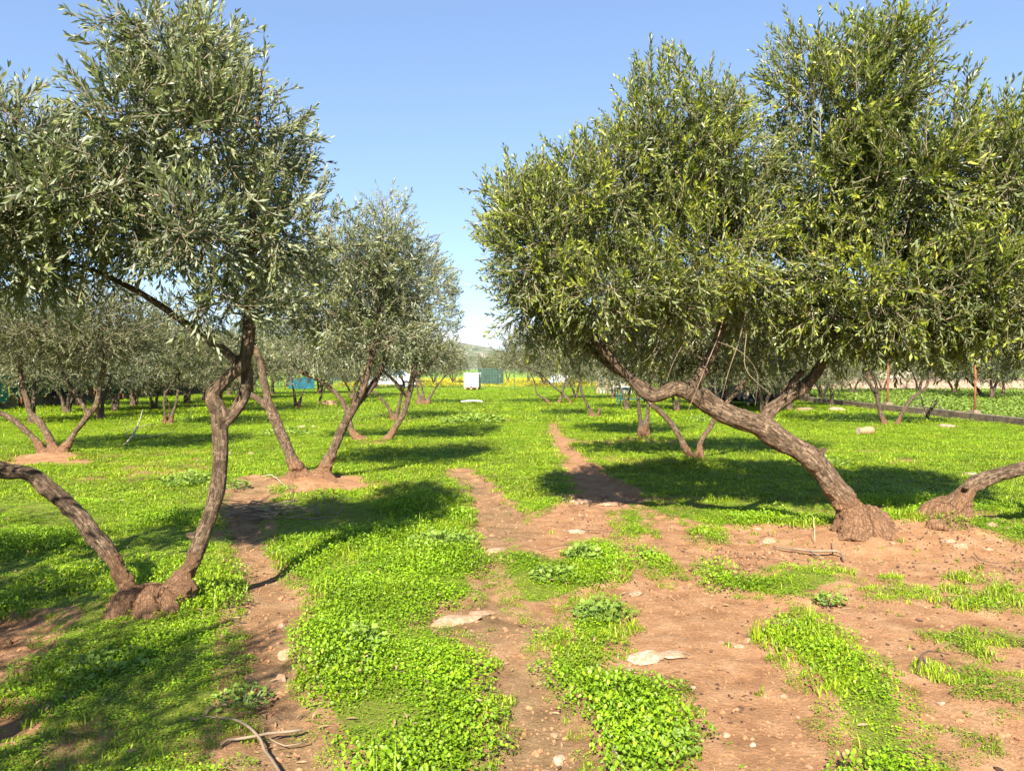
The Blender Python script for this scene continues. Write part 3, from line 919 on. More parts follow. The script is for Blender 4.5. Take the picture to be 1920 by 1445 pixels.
# ------------------------------------------------------------------ olive trees
def shoot_proto(seed, nodes, length, leaf_l, leaf_w, six=True, spread=0.85, droop=0.0):
    """a leafy shoot along +Z: stem tube and pairs of blades. returns verts, quads, is_leaf per face, per-vertex leaf number"""
    r = np.random.default_rng(seed)
    zz = np.linspace(0, length, 5)
    bend = r.uniform(-0.06, 0.06, 2)
    cx, cy = bend[0] * (zz / length) ** 2, bend[1] * (zz / length) ** 2
    sv, sq, _ = tube_np(np.stack([cx, cy, zz], 1), np.linspace(0.0035, 0.0012, 5), 3)
    V, Q, L = [sv], [sq], [np.zeros(len(sv))]
    n0 = len(sv)
    a0 = r.uniform(0, 6.28)
    ln = 1
    base = leaf6(1, 1, 1, 0.35)
    age = [0.0]
    for k in range(nodes):
        t = (k + 0.8) / nodes
        p = np.array([np.interp(t * length, zz, cx), np.interp(t * length, zz, cy), t * length])
        for s in (0, 1):
            if r.uniform() < 0.08: continue
            az = a0 + k * 1.57 + s * math.pi + r.normal(0, 0.3)
            el = spread * (1.05 - 0.55 * t) + r.normal(0, 0.18)      # angle from the stem
            d = np.array([math.sin(el) * math.cos(az), math.sin(el) * math.sin(az), math.cos(el)])
            side = np.array([-math.sin(az), math.cos(az), 0.0])
            up = np.cross(side, d) * -1.0
            if up[2] < 0: up = -up
            side = np.cross(d, up)
            tw = r.normal(0, 0.45)
            side, up = side * math.cos(tw) + up * math.sin(tw), up * math.cos(tw) - side * math.sin(tw)
            Ls = leaf_l * r.uniform(0.7, 1.2) * (0.75 + 0.5 * math.sin(math.pi * min(1, t * 0.9 + 0.1)))
            W = leaf_w * r.uniform(0.8, 1.2)
            B = base if six else np.array([[0, 0, 0], [-0.5, 0.5, 0.12], [0, 1, -0.03], [0.5, 0.5, 0.12]])
            vv = p + B[:, :1] * W * side + B[:, 1:2] * Ls * d + B[:, 2:3] * W * up
            if droop: vv[:, 2] -= droop * (B[:, 1] ** 2) * Ls
            V.append(vv)
            Q.append((LQ if six else np.array([[0, 3, 2, 1]])) + n0)
            L.append(np.full(len(vv), ln)); ln += 1; age.append(t)
            n0 += len(vv)
    isl = np.concatenate([np.zeros(len(sq))] + [np.ones(len(q)) for q in Q[1:]])
    return np.vstack(V), np.vstack(Q), isl, np.concatenate(L), ln, np.array(age)
SHOOTS = {
    'near': [shoot_proto(s, 11, 0.27, 0.055, 0.0152, False) for s in range(8)],
    'mid': [shoot_proto(20 + s, 9, 0.28, 0.062, 0.016, False) for s in range(6)],
    'far': [shoot_proto(40 + s, 7, 0.42, 0.105, 0.032, False) for s in range(6)],
    'bare': [shoot_proto(60 + s, 3, 0.42, 0.06, 0.014) for s in range(4)],
}

def sample_blobs(blobs, n, r, shell=3.6, gap=0.5, gap_sc=1.6, seed=0):
    """points spread through overlapping ellipsoids (c, radii, weight) with gaps"""
    w = np.array([b[2] * b[1][0] * b[1][1] * b[1][2] for b in blobs]); w = w / w.sum()
    out_p, out_o = [], []
    tot = 0
    while tot < n:
        m = n * 2
        bi = r.choice(len(blobs), m, p=w)
        c = np.array([b[0] for b in blobs])[bi]; rad = np.array([b[1] for b in blobs])[bi]
        d = r.normal(size=(m, 3)); d /= np.linalg.norm(d, axis=1)[:, None]
        rr = r.uniform(0, 1, m) ** (1 / shell)
        # ragged outline
        rag = 0.78 + 0.5 * vnoise(d * 2.6 + c * 3.1, seed + 5)
        p = c + d * rad * (rr * rag)[:, None]
        g = fnoise(p * gap_sc, seed, 2)
        k = g > gap - 0.12 + 0.24 * (r.uniform(0, 1, m) - 0.5)
        k &= p[:, 2] > 0.85
        out_p.append(p[k]); out_o.append((d / rad * rad.mean(1)[:, None])[k]); tot += int(k.sum())
    p, o = np.vstack(out_p)[:n], np.vstack(out_o)[:n]
    return p, o / np.linalg.norm(o, axis=1)[:, None]

def make_crown(name, parent, origin, skel, skel_r, blobs, r, n_shoot, kind, leafm, n_branch=90, gap=0.46, gap_sc=1.6, up=0.5, scale=1.0, shell=3.4, seed=0, br_r=0.016, hang=0.0, extra=None, bmat='twig'):
    """branches grown from the limbs into the crown's volume, then leafy shoots on them"""
    nodes = skel.copy(); nr = skel_r.copy()
    tgt, _ = sample_blobs(blobs, n_branch, r, 2.6, gap * 0.8, gap_sc, seed)
    D = np.min(np.linalg.norm(tgt[:, None] - nodes[None], axis=2), axis=1)
    Vs, Qs, n0 = [], [], 0
    for t in tgt[np.argsort(D)]:
        dd = np.linalg.norm(nodes - t, axis=1)
        j = int(np.argmin(dd + 0.25 * np.maximum(0, nodes[:, 2] - t[2])))
        a = nodes[j]
        L = dd[j]
        if L < 0.12: continue
        m1 = a * 0.62 + t * 0.38 + r.normal(0, 0.07, 3) * L + np.array([0, 0, 0.06 * L])
        m2 = a * 0.28 + t * 0.72 + r.normal(0, 0.06, 3) * L + np.array([0, 0, 0.05 * L])
        ra = min(nr[j] * 0.72, br_r * (0.55 + 0.75 * L))
        rb = max(0.0035, ra * 0.35)
        path = catmull(np.array([[*a, ra], [*m1, ra * .8], [*m2, ra * .55], [*t, rb]]), 0.10 if kind == 'near' else 0.2)
        v, q, _ = tube_np(path[:, :3], path[:, 3], 5 if kind == 'near' else 4)
        Vs.append(v); Qs.append(q + n0); n0 += len(v)
        nodes = np.vstack([nodes, path[1:, :3]]); nr = np.concatenate([nr, path[1:, 3]])
    if extra is not None:
        for pth in extra:
            path = catmull(np.array(pth), 0.06)
            v, q, _ = tube_np(path[:, :3], path[:, 3], 4)
            Vs.append(v); Qs.append(q + n0); n0 += len(v)
    pos, outw = sample_blobs(blobs, n_shoot, r, shell, gap, gap_sc, seed)
    # direction of each shoot: away from the wood that carries it, upwards, and at random
    near = np.zeros((n_shoot, 3))
    for s in range(0, n_shoot, 400):
        dm = np.linalg.norm(pos[s:s + 400, None] - nodes[None], axis=2)
        near[s:s + 400] = nodes[np.argmin(dm, axis=1)]
    away = pos - near; away /= np.linalg.norm(away, axis=1)[:, None] + 1e-6
    low = outw[:, 2] < -0.25
    d = 0.55 * outw + 0.35 * away + r.normal(0, 0.38, (n_shoot, 3))
    d[:, 2] += np.where(low, 0.15 - hang, up)
    d /= np.linalg.norm(d, axis=1)[:, None]
    x = np.cross(d, r.normal(size=(n_shoot, 3))); x /= np.linalg.norm(x, axis=1)[:, None]
    y = np.cross(d, x)
    R = np.stack([x, y, d], 2)
    sc = scale * r.uniform(0.75, 1.25, n_shoot)
    protos = SHOOTS[kind]
    which = r.integers(0, len(protos), n_shoot)
    V, Q, MI, RN = [], [], [], []
    if Vs:
        V.append(np.vstack(Vs)); Q.append(np.vstack(Qs)); MI.append(np.zeros(len(Q[-1]), int)); RN.append(np.zeros(len(V[-1])))
    base_n = n0
    # patches of yellower and greyer growth within the crown
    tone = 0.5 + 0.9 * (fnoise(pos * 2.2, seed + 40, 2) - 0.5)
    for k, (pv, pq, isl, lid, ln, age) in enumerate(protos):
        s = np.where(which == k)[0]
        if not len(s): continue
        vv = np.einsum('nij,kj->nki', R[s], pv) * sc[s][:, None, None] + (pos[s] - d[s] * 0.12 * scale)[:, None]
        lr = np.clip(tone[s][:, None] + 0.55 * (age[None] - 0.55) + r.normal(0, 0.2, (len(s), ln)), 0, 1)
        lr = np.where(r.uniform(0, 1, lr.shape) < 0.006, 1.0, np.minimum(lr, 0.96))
        V.append(vv.reshape(-1, 3))
        Q.append((pq[None] + (np.arange(len(s)) * len(pv))[:, None, None]).reshape(-1, 4) + base_n)
        MI.append(np.tile(isl.astype(int), len(s)))
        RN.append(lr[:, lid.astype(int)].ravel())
        base_n += len(s) * len(pv)
    V = np.vstack(V) - origin
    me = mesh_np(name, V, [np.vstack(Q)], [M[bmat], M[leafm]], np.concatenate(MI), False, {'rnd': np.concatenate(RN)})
    o = obj(name, me, parent)
    o['kind'] = 'stuff'
    return o

def make_trunk(parent, origin, limbs, voxel, matname, r, ridge=0.006, lump=0.018, dirt_h=0.35, seed=0, knots=0):
    """limbs: list of arrays (x,y,z,radius). one continuous gnarled body"""
    rk = np.random.default_rng(seed + 900)
    limbs = list(limbs)
    if knots:
        for lb in list(limbs):
            if len(lb) < 6: continue
            for _ in range(knots):
                i = rk.integers(2, len(lb) - 2); u = rk.uniform(0, 1)
                c = lb[i] * (1 - u) + lb[i + 1] * u
                d = np.cross(lb[i + 1, :3] - lb[i, :3], rk.normal(size=3)); d[1] = -abs(d[1]) * 0.6; d[2] = abs(d[2]); d /= np.linalg.norm(d)
                rs = c[3] * rk.uniform(0.28, 0.5)
                limbs.append(np.array([[*(c[:3] + d * c[3] * 0.2), rs * 1.5], [*(c[:3] + d * c[3] * 1.0), rs * 1.15], [*(c[:3] + d * c[3] * rk.uniform(1.25, 1.9)), rs * 0.8]]))
    Vs, Qs, Cs, n0 = [], [], [], 0
    S, SR, ST, SN, SB, SL = [], [], [], [], [], []
    for li, lb in enumerate(limbs):
        p = catmull(lb, max(0.03, voxel * 2))
        # gnarled wandering
        wob = 0.35 * p[:, 3:4] * (np.stack([vnoise(np.stack([np.arange(len(p)) * 0.22, np.full(len(p), li * 3.7 + k), np.zeros(len(p))], 1), seed + k) for k in range(3)], 1) - 0.5)
        p[:, :3] += wob
        p[:, 3] *= 0.86 + 0.28 * vnoise(np.stack([np.arange(len(p)) * 0.17 * max(0.03, voxel * 2) / 0.03, np.full(len(p), li * 5.3), np.full(len(p), 2.2)], 1), seed + 60)
        k = 14
        v, q, _ = tube_np(p[:, :3], p[:, 3], k)
        Vs.append(v); Qs.append(q + n0)
        Cs.append(np.array([list(range(k))[::-1]]) + n0); Cs.append(np.array([list(range(len(v) - k, len(v)))]) + n0)
        n0 += len(v)
        t, N, B = frames(p[:, :3])
        S.append(p[:, :3]); SR.append(p[:, 3]); ST.append(t); SN.append(N); SB.append(B)
        SL.append(np.concatenate([[0], np.cumsum(np.linalg.norm(np.diff(p[:, :3], axis=0), axis=1))]) + li * 7.3)
    S, SR, SN, SB, SL = np.vstack(S), np.concatenate(SR), np.vstack(SN), np.vstack(SB), np.concatenate(SL)
    me = mesh_np('trunk_raw', np.vstack(Vs), [np.vstack(Qs), np.vstack(Cs)], [])
    tmp = bpy.data.objects.new('trunk_raw', me); COL.objects.link(tmp)
    md = tmp.modifiers.new('r', 'REMESH'); md.mode = 'VOXEL'; md.voxel_size = voxel
    sm = tmp.modifiers.new('s', 'SMOOTH'); sm.iterations = 3; sm.factor = 0.5
    dg = bpy.context.evaluated_depsgraph_get()
    me2 = bpy.data.meshes.new_from_object(tmp.evaluated_get(dg))
    bpy.data.objects.remove(tmp)
    n = len(me2.vertices)
    co = np.zeros(n * 3, np.float32); me2.vertices.foreach_get('co', co); co = co.reshape(-1, 3).astype(float)
    nm = np.zeros(n * 3, np.float32); me2.vertices.foreach_get('normal', nm); nm = nm.reshape(-1, 3)
    idx = np.zeros(n, int)
    for s in range(0, n, 2000):
        idx[s:s + 2000] = np.argmin(np.linalg.norm(co[s:s + 2000, None] - S[None], axis=2) / (SR[None] + 0.01), axis=1)
    rel = co - S[idx]
    ca, sa = (rel * SN[idx]).sum(1), (rel * SB[idx]).sum(1)
    ln = np.sqrt(ca ** 2 + sa ** 2) + 1e-6
    bark = np.stack([ca / ln * 0.12, sa / ln * 0.12, SL[idx] * 0.34], 1)
    rd = fnoise(bark * 26.0, seed + 3, 3)
    big = fnoise(co * 7.0, seed + 8, 2)
    zrel = co[:, 2] - origin[2]
    wl_ = np.exp(-(np.maximum(zrel, 0) / 0.36) ** 2)
    sizef = np.clip(SR[idx] / 0.10, 0.15, 1.3)
    fin = fnoise(co * 34.0, seed + 21, 2)
    fin2 = fnoise(co * 75.0, seed + 29, 2)
    disp = (0.018 * (fin - 0.5) + 0.009 * (fin2 - 0.5)) * 2 * wl_ + ridge * (np.abs(rd - 0.5) * -4 + 0.6) * sizef + lump * (big - 0.5) * 2 * (0.55 * sizef + 1.0 * wl_)
    for _ in range(knots * 6):
        j = rk.integers(0, len(S)); a_ = rk.uniform(0, 6.28)
        kc = S[j] + (SN[j] * math.cos(a_) + SB[j] * math.sin(a_)) * SR[j]
        kr = max(0.03, SR[j] * rk.uniform(0.4, 0.8))
        kd = np.linalg.norm(co - kc, axis=1) / kr
        disp += np.where(rk.uniform() < 0.6, 0.45, -0.35) * kr * np.exp(-kd ** 2 * 1.6)
    co2 = co + nm * disp[:, None]
    dirt = np.clip(1.15 - zrel / dirt_h, 0, 1) if dirt_h > 0 else np.zeros(n)
    me2.vertices.foreach_set('co', (co2 - origin).astype(np.float32).ravel())
    a = me2.attributes.new('bark', 'FLOAT_VECTOR', 'POINT'); a.data.foreach_set('vector', bark.astype(np.float32).ravel())
    a = me2.attributes.new('dirt', 'FLOAT', 'POINT'); a.data.foreach_set('value', dirt.astype(np.float32))
    me2.materials.clear(); me2.materials.append(M[matname])
    me2.polygons.foreach_set('use_smooth', np.ones(len(me2.polygons), bool))
    me2.update()
    obj('trunk', me2, parent)
    return S, SR

GRP = 'olive trees of the grove'
def olive(label, base, limbs, blobs, kind, leafm, n_shoot, seed, voxel=None, depth=None, spos=None, name='olive_tree', group=GRP, **kw):
    """base: pixel of the foot; limbs: lists of (px, py, depth offset m, radius px); blobs: (px, py, depth offset, rx px, rz px, ry m, weight)"""
    r = np.random.default_rng(seed)
    g = G(*base)
    d = depth or g[1]
    o = np.array([g[0], g[1], Hs(g[0], g[1])])
    px2m = d / F
    lim = []
    for lb in limbs:
        a = np.array([[*P(x, y, d + dy), rr * px2m * (0.66 if 6 < d < 8 else 0.60)] for x, y, dy, rr in lb])
        if lb[0][3] > lb[-1][3] * 1.8 and a[0, 2] < 0.25:      # keep the swollen foot wide
            a[0, 3] *= 1.5; a[1, 3] *= 1.25
        lim.append(a)
    bl = [(P(x, y, d + dy), np.array([rx * (d + dy) / F, ry, rz * (d + dy) / F]), w) for x, y, dy, rx, rz, ry, w in blobs]
    t = thing(name, label, 'tree', tuple(o), 0, group)
    tr = {k: kw.pop(k) for k in ('ridge', 'lump', 'dirt_h') if k in kw}
    if d < 11: tr['knots'] = 2
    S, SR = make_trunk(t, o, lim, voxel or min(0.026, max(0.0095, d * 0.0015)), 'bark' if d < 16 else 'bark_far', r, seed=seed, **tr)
    keep = S[:, 2] > 1.15
    if keep.sum() < 5: keep = S[:, 2] > 0.6
    make_crown('crown', t, o, S[keep], SR[keep], bl, r, n_shoot, kind, leafm, seed=seed, **kw)
    return t

# left front tree: two limbs from a swollen foot
olive('large grey-green olive tree at left front, two limbs spreading from one swollen foot', (262, 1140), [
    [(240, 1185, 0.05, 62), (248, 1130, 0, 44), (232, 1085, 0, 29), (185, 1015, 0.0, 26), (120, 940, 0.0, 24), (60, 890, -0.05, 24), (0, 880, -0.1, 24), (-70, 850, -0.15, 22), (-130, 760, -0.1, 20), (-170, 640, 0, 17), (-150, 520, 0, 13)],
    [(300, 1150, 0.05, 44), (330, 1102, 0, 34), (350, 1070, 0, 27), (375, 1015, 0, 25), (400, 945, 0, 24), (412, 880, 0, 23), (412, 820, 0, 24), (410, 770, 0, 25), (400, 740, 0, 20), (430, 705, 0.02, 20), (460, 670, 0.02, 21), (468, 560, 0.05, 17), (472, 430, 0.05, 12), (480, 280, 0.1, 9), (492, 130, 0.1, 5)],
    [(415, 800, 0, 18), (440, 770, 0.05, 17), (462, 730, 0.1, 19), (462, 680, 0.1, 18)],
    [(455, 690, 0.02, 18), (420, 655, 0, 14), (370, 622, -0.05, 13), (310, 580, -0.1, 11), (255, 545, -0.15, 10), (190, 512, -0.2, 8), (110, 480, -0.2, 6), (30, 400, -0.3, 4)],
    [(290, 1140, 0, 36), (345, 1108, -0.05, 28), (368, 1095, -0.02, 14)],
    [(215, 1165, 0, 34), (250, 1120, 0, 44), (290, 1120, 0, 42)], [(222, 1172, -0.30, 34), (232, 1140, -0.16, 38), (250, 1110, -0.03, 40)], [(272, 1174, -0.32, 36), (278, 1140, -0.16, 40), (285, 1112, -0.03, 38)], [(320, 1160, -0.25, 26), (318, 1125, -0.08, 32), (330, 1100, 0, 30)],
], [
    (340, 115, 0.1, 110, 95, 0.74, 1.0), (440, 260, 0.15, 105, 126, 0.81, 1.0), (310, 250, 0.0, 105, 108, 0.74, 1.0),
    (230, 390, -0.2, 132, 99, 0.74, 1.1), (85, 310, -0.2, 92, 105, 0.74, 1.1), (20, 430, -0.3, 132, 99, 0.81, 1.1),
    (400, 450, 0.0, 132, 99, 0.81, 0.9), (540, 430, 0.2, 74, 108, 0.68, 0.7), (90, 510, -0.2, 105, 54, 0.68, 0.8),
    (-130, 420, -0.1, 130, 140, 1.08, 0.9), (440, 570, -0.1, 96, 54, 0.54, 0.6),
], 'near', 'olive_grey', 3200, 1, gap=0.555, gap_sc=2.4, up=0.30, n_branch=190, hang=0.4, ridge=0.006, lump=0.020, dirt_h=0.42)

# right front tree: one trunk leaning left over a mound of roots
olive('right front olive tree with one thick trunk leaning left from a flared root mound', (1625, 1005), [
    [(1632, 1045, 0.05, 70), (1622, 1000, 0.02, 52), (1604, 962, 0, 36), (1575, 925, 0, 32), (1540, 880, 0, 31), (1490, 838, 0.02, 31), (1430, 800, 0.05, 31), (1365, 775, 0.05, 29), (1320, 752, 0.05, 27), (1290, 732, 0.02, 25), (1262, 728, 0, 20), (1220, 742, -0.05, 17), (1185, 712, -0.05, 15), (1140, 665, -0.05, 12), (1080, 580, 0, 9), (1030, 500, 0, 6)],
    [(1430, 800, 0.05, 20), (1445, 770, 0.1, 18), (1490, 735, 0.2, 17), (1530, 700, 0.25, 15), (1550, 650, 0.3, 13), (1560, 560, 0.3, 10), (1550, 430, 0.2, 7)],
    [(1290, 735, 0, 18), (1320, 690, 0, 16), (1345, 640, 0.05, 14), (1362, 570, 0.05, 12), (1370, 470, 0.1, 9), (1360, 330, 0.1, 6)],
    [(1225, 735, -0.02, 14), (1180, 705, 0.1, 13), (1140, 680, 0.2, 11), (1090, 640, 0.3, 8)],
    [(1462, 762, 0.15, 11), (1475, 730, 0.2, 9), (1505, 695, 0.2, 8)],
    [(1690, 1035, 0, 30), (1650, 990, 0, 40), (1615, 960, 0, 28)],
    [(1585, 1040, 0, 34), (1592, 990, 0, 34), (1590, 950, 0, 26)],
    [(1662, 1030, -0.30, 46), (1645, 995, -0.12, 44), (1620, 965, 0, 34)], [(1605, 1030, -0.32, 48), (1608, 992, -0.12, 44), (1600, 955, 0, 32)], [(1700, 1026, -0.2, 34), (1665, 1000, -0.08, 36)],
], [
    (1010, 460, 0.0, 105, 130, 0.75, 1.0), (1110, 380, 0.2, 130, 130, 0.9, 1.0), (1240, 280, 0.1, 120, 140, 0.9, 1.0),
    (1150, 540, 0.0, 190, 85, 0.9, 1.0), (1330, 300, 0.2, 110, 130, 0.9, 0.9), (1310, 460, 0.0, 150, 140, 0.9, 1.0), (1440, 470, 0.1, 130, 140, 0.8, 0.9),
    (1090, 620, 0.3, 90, 50, 0.5, 0.7), (965, 390, 0.1, 60, 80, 0.6, 1.0), (1250, 600, 0.2, 130, 50, 0.7, 0.9), (1000, 580, 0.1, 70, 60, 0.6, 0.9), (1440, 600, 0.2, 110, 50, 0.6, 0.9), (1060, 640, 0.4, 80, 40, 0.6, 0.9), (1190, 650, 0.5, 90, 40, 0.6, 0.9), (1440, 650, 0.5, 90, 40, 0.6, 0.8),
], 'near', 'olive_green', 5900, 2, gap=0.46, hang=0.3, up=0.55, n_branch=150, ridge=0.008, lump=0.028, dirt_h=0.46, shell=3.0,
    extra=[[[*P(x, y, 6.75), rr * 0.6] for x, y, rr in q] for q in [
        [(1360, 560, .012), (1350, 620, .009), (1322, 690, .006), (1290, 770, .003)],
        [(1352, 600, .010), (1300, 620, .006), (1240, 650, .004), (1215, 700, .003)],
        [(1400, 580, .009), (1385, 640, .007), (1365, 700, .005), (1345, 780, .002)],
        [(1400, 620, .008), (1398, 690, .006), (1440, 735, .004)], [(1345, 640, .007), (1390, 660, .005), (1420, 700, .003), (1416, 760, .002)],
        [(1300, 610, .006), (1262, 680, .004), (1250, 715, .002)], [(1250, 600, .006), (1225, 660, .004), (1205, 680, .002)]]])

# right edge tree: short burl, limb arching out of the frame, crown over the right edge
olive('right edge olive tree whose smooth limb arches out of the frame from a crumbling burl', (1772, 995), [
    [(1782, 1030, 0.05, 58), (1778, 985, 0, 46), (1790, 945, 0, 34), (1815, 915, 0, 24), (1860, 892, -0.05, 21), (1920, 876, -0.1, 20), (2000, 850, -0.25, 20), (2080, 780, -0.5, 19), (2110, 650, -0.7, 17), (2080, 520, -0.9, 13), (2040, 400, -0.9, 9)],
    [(1745, 1010, 0, 34), (1742, 965, 0, 24), (1775, 945, 0, 22), (1800, 930, 0, 18)],
    [(2080, 780, -0.5, 15), (1990, 640, -0.6, 13), (1880, 560, -0.6, 11), (1760, 470, -0.6, 9), (1660, 330, -0.5, 7), (1630, 180, -0.5, 5)],
    [(1800, 1035, 0, 34), (1805, 985, 0, 30), (1800, 945, 0, 22)], [(1765, 1018, -0.30, 46), (1768, 980, -0.12, 42), (1780, 948, 0, 32)], [(1808, 1016, -0.26, 40), (1802, 980, -0.1, 38), (1800, 942, 0, 28)],
], [
    (1600, 190, -0.45, 120, 120, 0.7, 1.0), (1670, 110, -0.45, 70, 90, 0.5, 1.0), (1560, 350, -0.35, 130, 150, 0.8, 1.0), (1700, 330, -0.55, 130, 150, 0.8, 1.0),
    (1850, 330, -0.55, 120, 130, 0.8, 1.0), (1640, 520, -0.55, 180, 100, 0.7, 1.0), (1820, 520, -0.65, 150, 110, 0.7, 1.0), (1980, 420, -0.45, 150, 220, 0.8, 1.0),
    (1490, 180, -0.15, 70, 100, 0.6, 0.8), (1690, 600, -0.65, 180, 55, 0.6, 1.0), (1880, 585, -0.75, 120, 70, 0.7, 1.0), (1540, 590, -0.45, 100, 50, 0.5, 0.9), (1620, 640, -0.3, 110, 40, 0.5, 0.9), (1790, 635, -0.4, 130, 45, 0.6, 0.9), (1930, 640, -0.4, 80, 50, 0.6, 0.9),
], 'near', 'olive_green', 5900, 3, gap=0.46, scale=1.12, hang=0.3, up=0.55, n_branch=150, ridge=0.007, lump=0.03, dirt_h=0.50, shell=3.0)

# tree left of the camera, out of frame: its shade falls across the left corner
def offscreen_tree():
    r = np.random.default_rng(4)
    o = np.array([-3.3, 0.3, Hs(-3.3, 0.3)])
    t = thing('olive_tree', 'olive tree beside the camera shading the lower left corner', 'tree', tuple(o), 0, GRP)
    lim = [np.array([[-3.3, .3, -.1, .26], [-3.25, .3, .2, .15], [-3.1, .35, .8, .11], [-2.9, .45, 1.6, .09], [-2.7, .6, 2.4, .06], [-2.5, .7, 3.2, .03]]),
           np.array([[-3.35, .3, 0, .2], [-3.6, .25, .7, .1], [-3.9, .3, 1.5, .08], [-3.9, .5, 2.4, .05]])]
    S, SR = make_trunk(t, o, lim, 0.025, 'bark', r, seed=4)
    bl = [(np.array(c), np.array(q), 1.0) for c, q in (((-2.35, .15, 2.75), (.6, .6, .55)), ((-3.5, .35, 2.95), (.8, .7, .7)), ((-2.9, -.5, 3.0), (.9, .6, .6)), ((-4.3, .9, 3.0), (.7, .8, .7)))]
    k = S[:, 2] > 1.2
    make_crown('crown', t, o, S[k], SR[k], bl, r, 1000, 'near', 'olive_grey', n_branch=80, gap=0.50, gap_sc=2.2, seed=4)
offscreen_tree()

# second tree of the left row: clear V
olive('olive tree with a clear V of limbs on red soil, second in left row', (575, 905), [
    [(570, 925, 0.1, 50), (562, 890, 0.05, 26), (548, 860, 0, 17), (530, 820, 0, 17), (512, 775, 0, 16), (500, 735, 0, 13), (490, 690, 0, 11), (478, 640, 0, 10), (470, 560, 0, 8), (480, 480, 0, 5)],
    [(510, 770, 0, 11), (485, 748, 0.05, 9), (465, 735, 0.1, 9), (440, 690, 0.2, 7)],
    [(600, 925, 0.1, 40), (605, 890, 0.05, 22), (622, 850, 0, 15), (640, 808, 0, 15), (660, 770, 0, 14), (680, 725, 0, 12), (692, 690, 0, 11), (702, 640, 0, 9), (712, 560, 0, 7), (725, 460, 0, 4)],
    [(555, 920, -0.1, 24), (545, 885, 0, 16)], [(625, 920, -0.1, 24), (612, 885, 0, 14)],
    [(668, 760, 0, 10), (700, 720, 0.15, 9), (720, 680, 0.2, 8), (740, 600, 0.2, 6)],
], [
    (730, 430, 0, 60, 75, 0.8, 1.0), (680, 480, 0, 90, 80, 0.9, 1.0), (760, 520, 0.2, 75, 80, 0.8, 1.0), (610, 540, 0, 110, 90, 0.9, 1.0),
    (520, 560, 0, 90, 80, 0.9, 0.9), (690, 600, 0, 120, 70, 0.9, 1.0),
], 'mid', 'olive_grey', 2300, 5, gap=0.47, gap_sc=1.7, up=0.4, n_branch=110, dirt_h=0.33, lump=0.03, br_r=0.02)

# third: U shaped
olive('olive tree with a low U of reddish limbs, third in the left row', (700, 833), [
    [(695, 842, 0.05, 22), (672, 822, 0, 14), (660, 808, 0, 10), (652, 780, 0, 8.5), (640, 750, 0, 8), (618, 727, 0, 8), (590, 708, 0, 8), (560, 694, 0, 7), (530, 660, 0, 5)],
    [(705, 842, 0.05, 20), (722, 828, 0, 13), (742, 800, 0, 10), (758, 770, 0, 10), (768, 735, 0, 9.5), (775, 700, 0, 9), (778, 660, 0, 8), (775, 590, 0, 6), (770, 520, 0, 4)],
    [(765, 745, 0, 7), (740, 715, -0.2, 6), (715, 690, -0.3, 5)], [(772, 710, 0, 6), (800, 690, 0.1, 5), (830, 650, 0.2, 4)],
], [
    (790, 560, 0, 65, 90, 1.1, 1.0), (770, 640, 0, 90, 55, 1.1, 1.0), (820, 610, 0, 45, 70, 0.9, 0.9), (690, 640, 0, 90, 50, 1.1, 0.9), (590, 640, 0, 90, 50, 1.1, 0.9), (700, 560, 0.2, 70, 60, 1.0, 0.8),
], 'mid', 'olive_grey', 2200, 6, gap=0.43, gap_sc=1.2, up=0.4, n_branch=90, scale=1.15, br_r=0.022)

olive('olive tree with two pale bare limbs behind the U shaped tree, left row', (737, 788), [
    [(737, 796, 0, 9), (735, 780, 0, 6), (722, 755, 0, 4.5), (705, 738, 0, 4), (690, 725, 0, 3.5), (670, 690, 0, 3)],
    [(742, 796, 0, 9), (744, 778, 0, 6), (752, 745, 0, 5), (757, 720, 0, 4.5), (745, 690, 0, 4), (740, 650, 0, 3)],
], [(720, 655, 0, 70, 40, 1.4, 1), (770, 650, 0, 50, 45, 1.3, 1)], 'far', 'olive_far', 520, 7, gap=0.38, gap_sc=1.0, n_branch=40, br_r=0.03)

olive('small olive tree spreading low from a brown foot left of the white tank', (795, 758), [
    [(793, 764, 0, 9), (795, 750, 0, 4.5), (790, 725, 0, 3.2), (783, 700, 0, 2.6), (780, 670, 0, 2)],
    [(797, 764, 0, 8), (806, 745, 0, 4), (818, 725, 0, 3), (833, 707, 0, 2.5), (850, 690, 0, 2)],
    [(788, 762, 0, 8), (785, 740, 0, 3.5), (778, 710, 0, 3)],
], [(815, 672, 0, 45, 26, 1.6, 1), (845, 665, 0, 22, 22, 1.2, 0.9), (780, 668, 0, 40, 26, 1.4, 1)], 'far', 'olive_far', 420, 8, gap=0.36, gap_sc=0.8, n_branch=40, br_r=0.035)

olive('olive tree with two dark thin stems before the teal tarp', (556, 765), [
    [(558, 770, 0, 7), (554, 752, 0, 4.2), (549, 722, 0, 2.8), (545, 700, 0, 2.6), (540, 670, 0, 2.2)],
    [(558, 770, 0, 7), (563, 750, 0, 3.8), (570, 732, 0, 2.4), (576, 720, 0, 2), (585, 690, 0, 1.6)],
], [(550, 665, 0, 75, 38, 1.8, 1), (500, 655, 0, 60, 40, 1.8, 1)], 'far', 'olive_far', 480, 9, gap=0.36, gap_sc=0.8, n_branch=40, br_r=0.03)
olive('olive sapling with one dark leaning stem right of the teal tarp', (597, 757), [
    [(597, 762, 0, 4), (602, 742, 0, 2.6), (612, 722, 0, 2.2), (622, 700, 0, 2), (630, 675, 0, 1.6)],
], [(630, 668, 0, 60, 30, 1.6, 1)], 'far', 'olive_far', 300, 10, gap=0.36, gap_sc=0.8, n_branch=30, br_r=0.03)

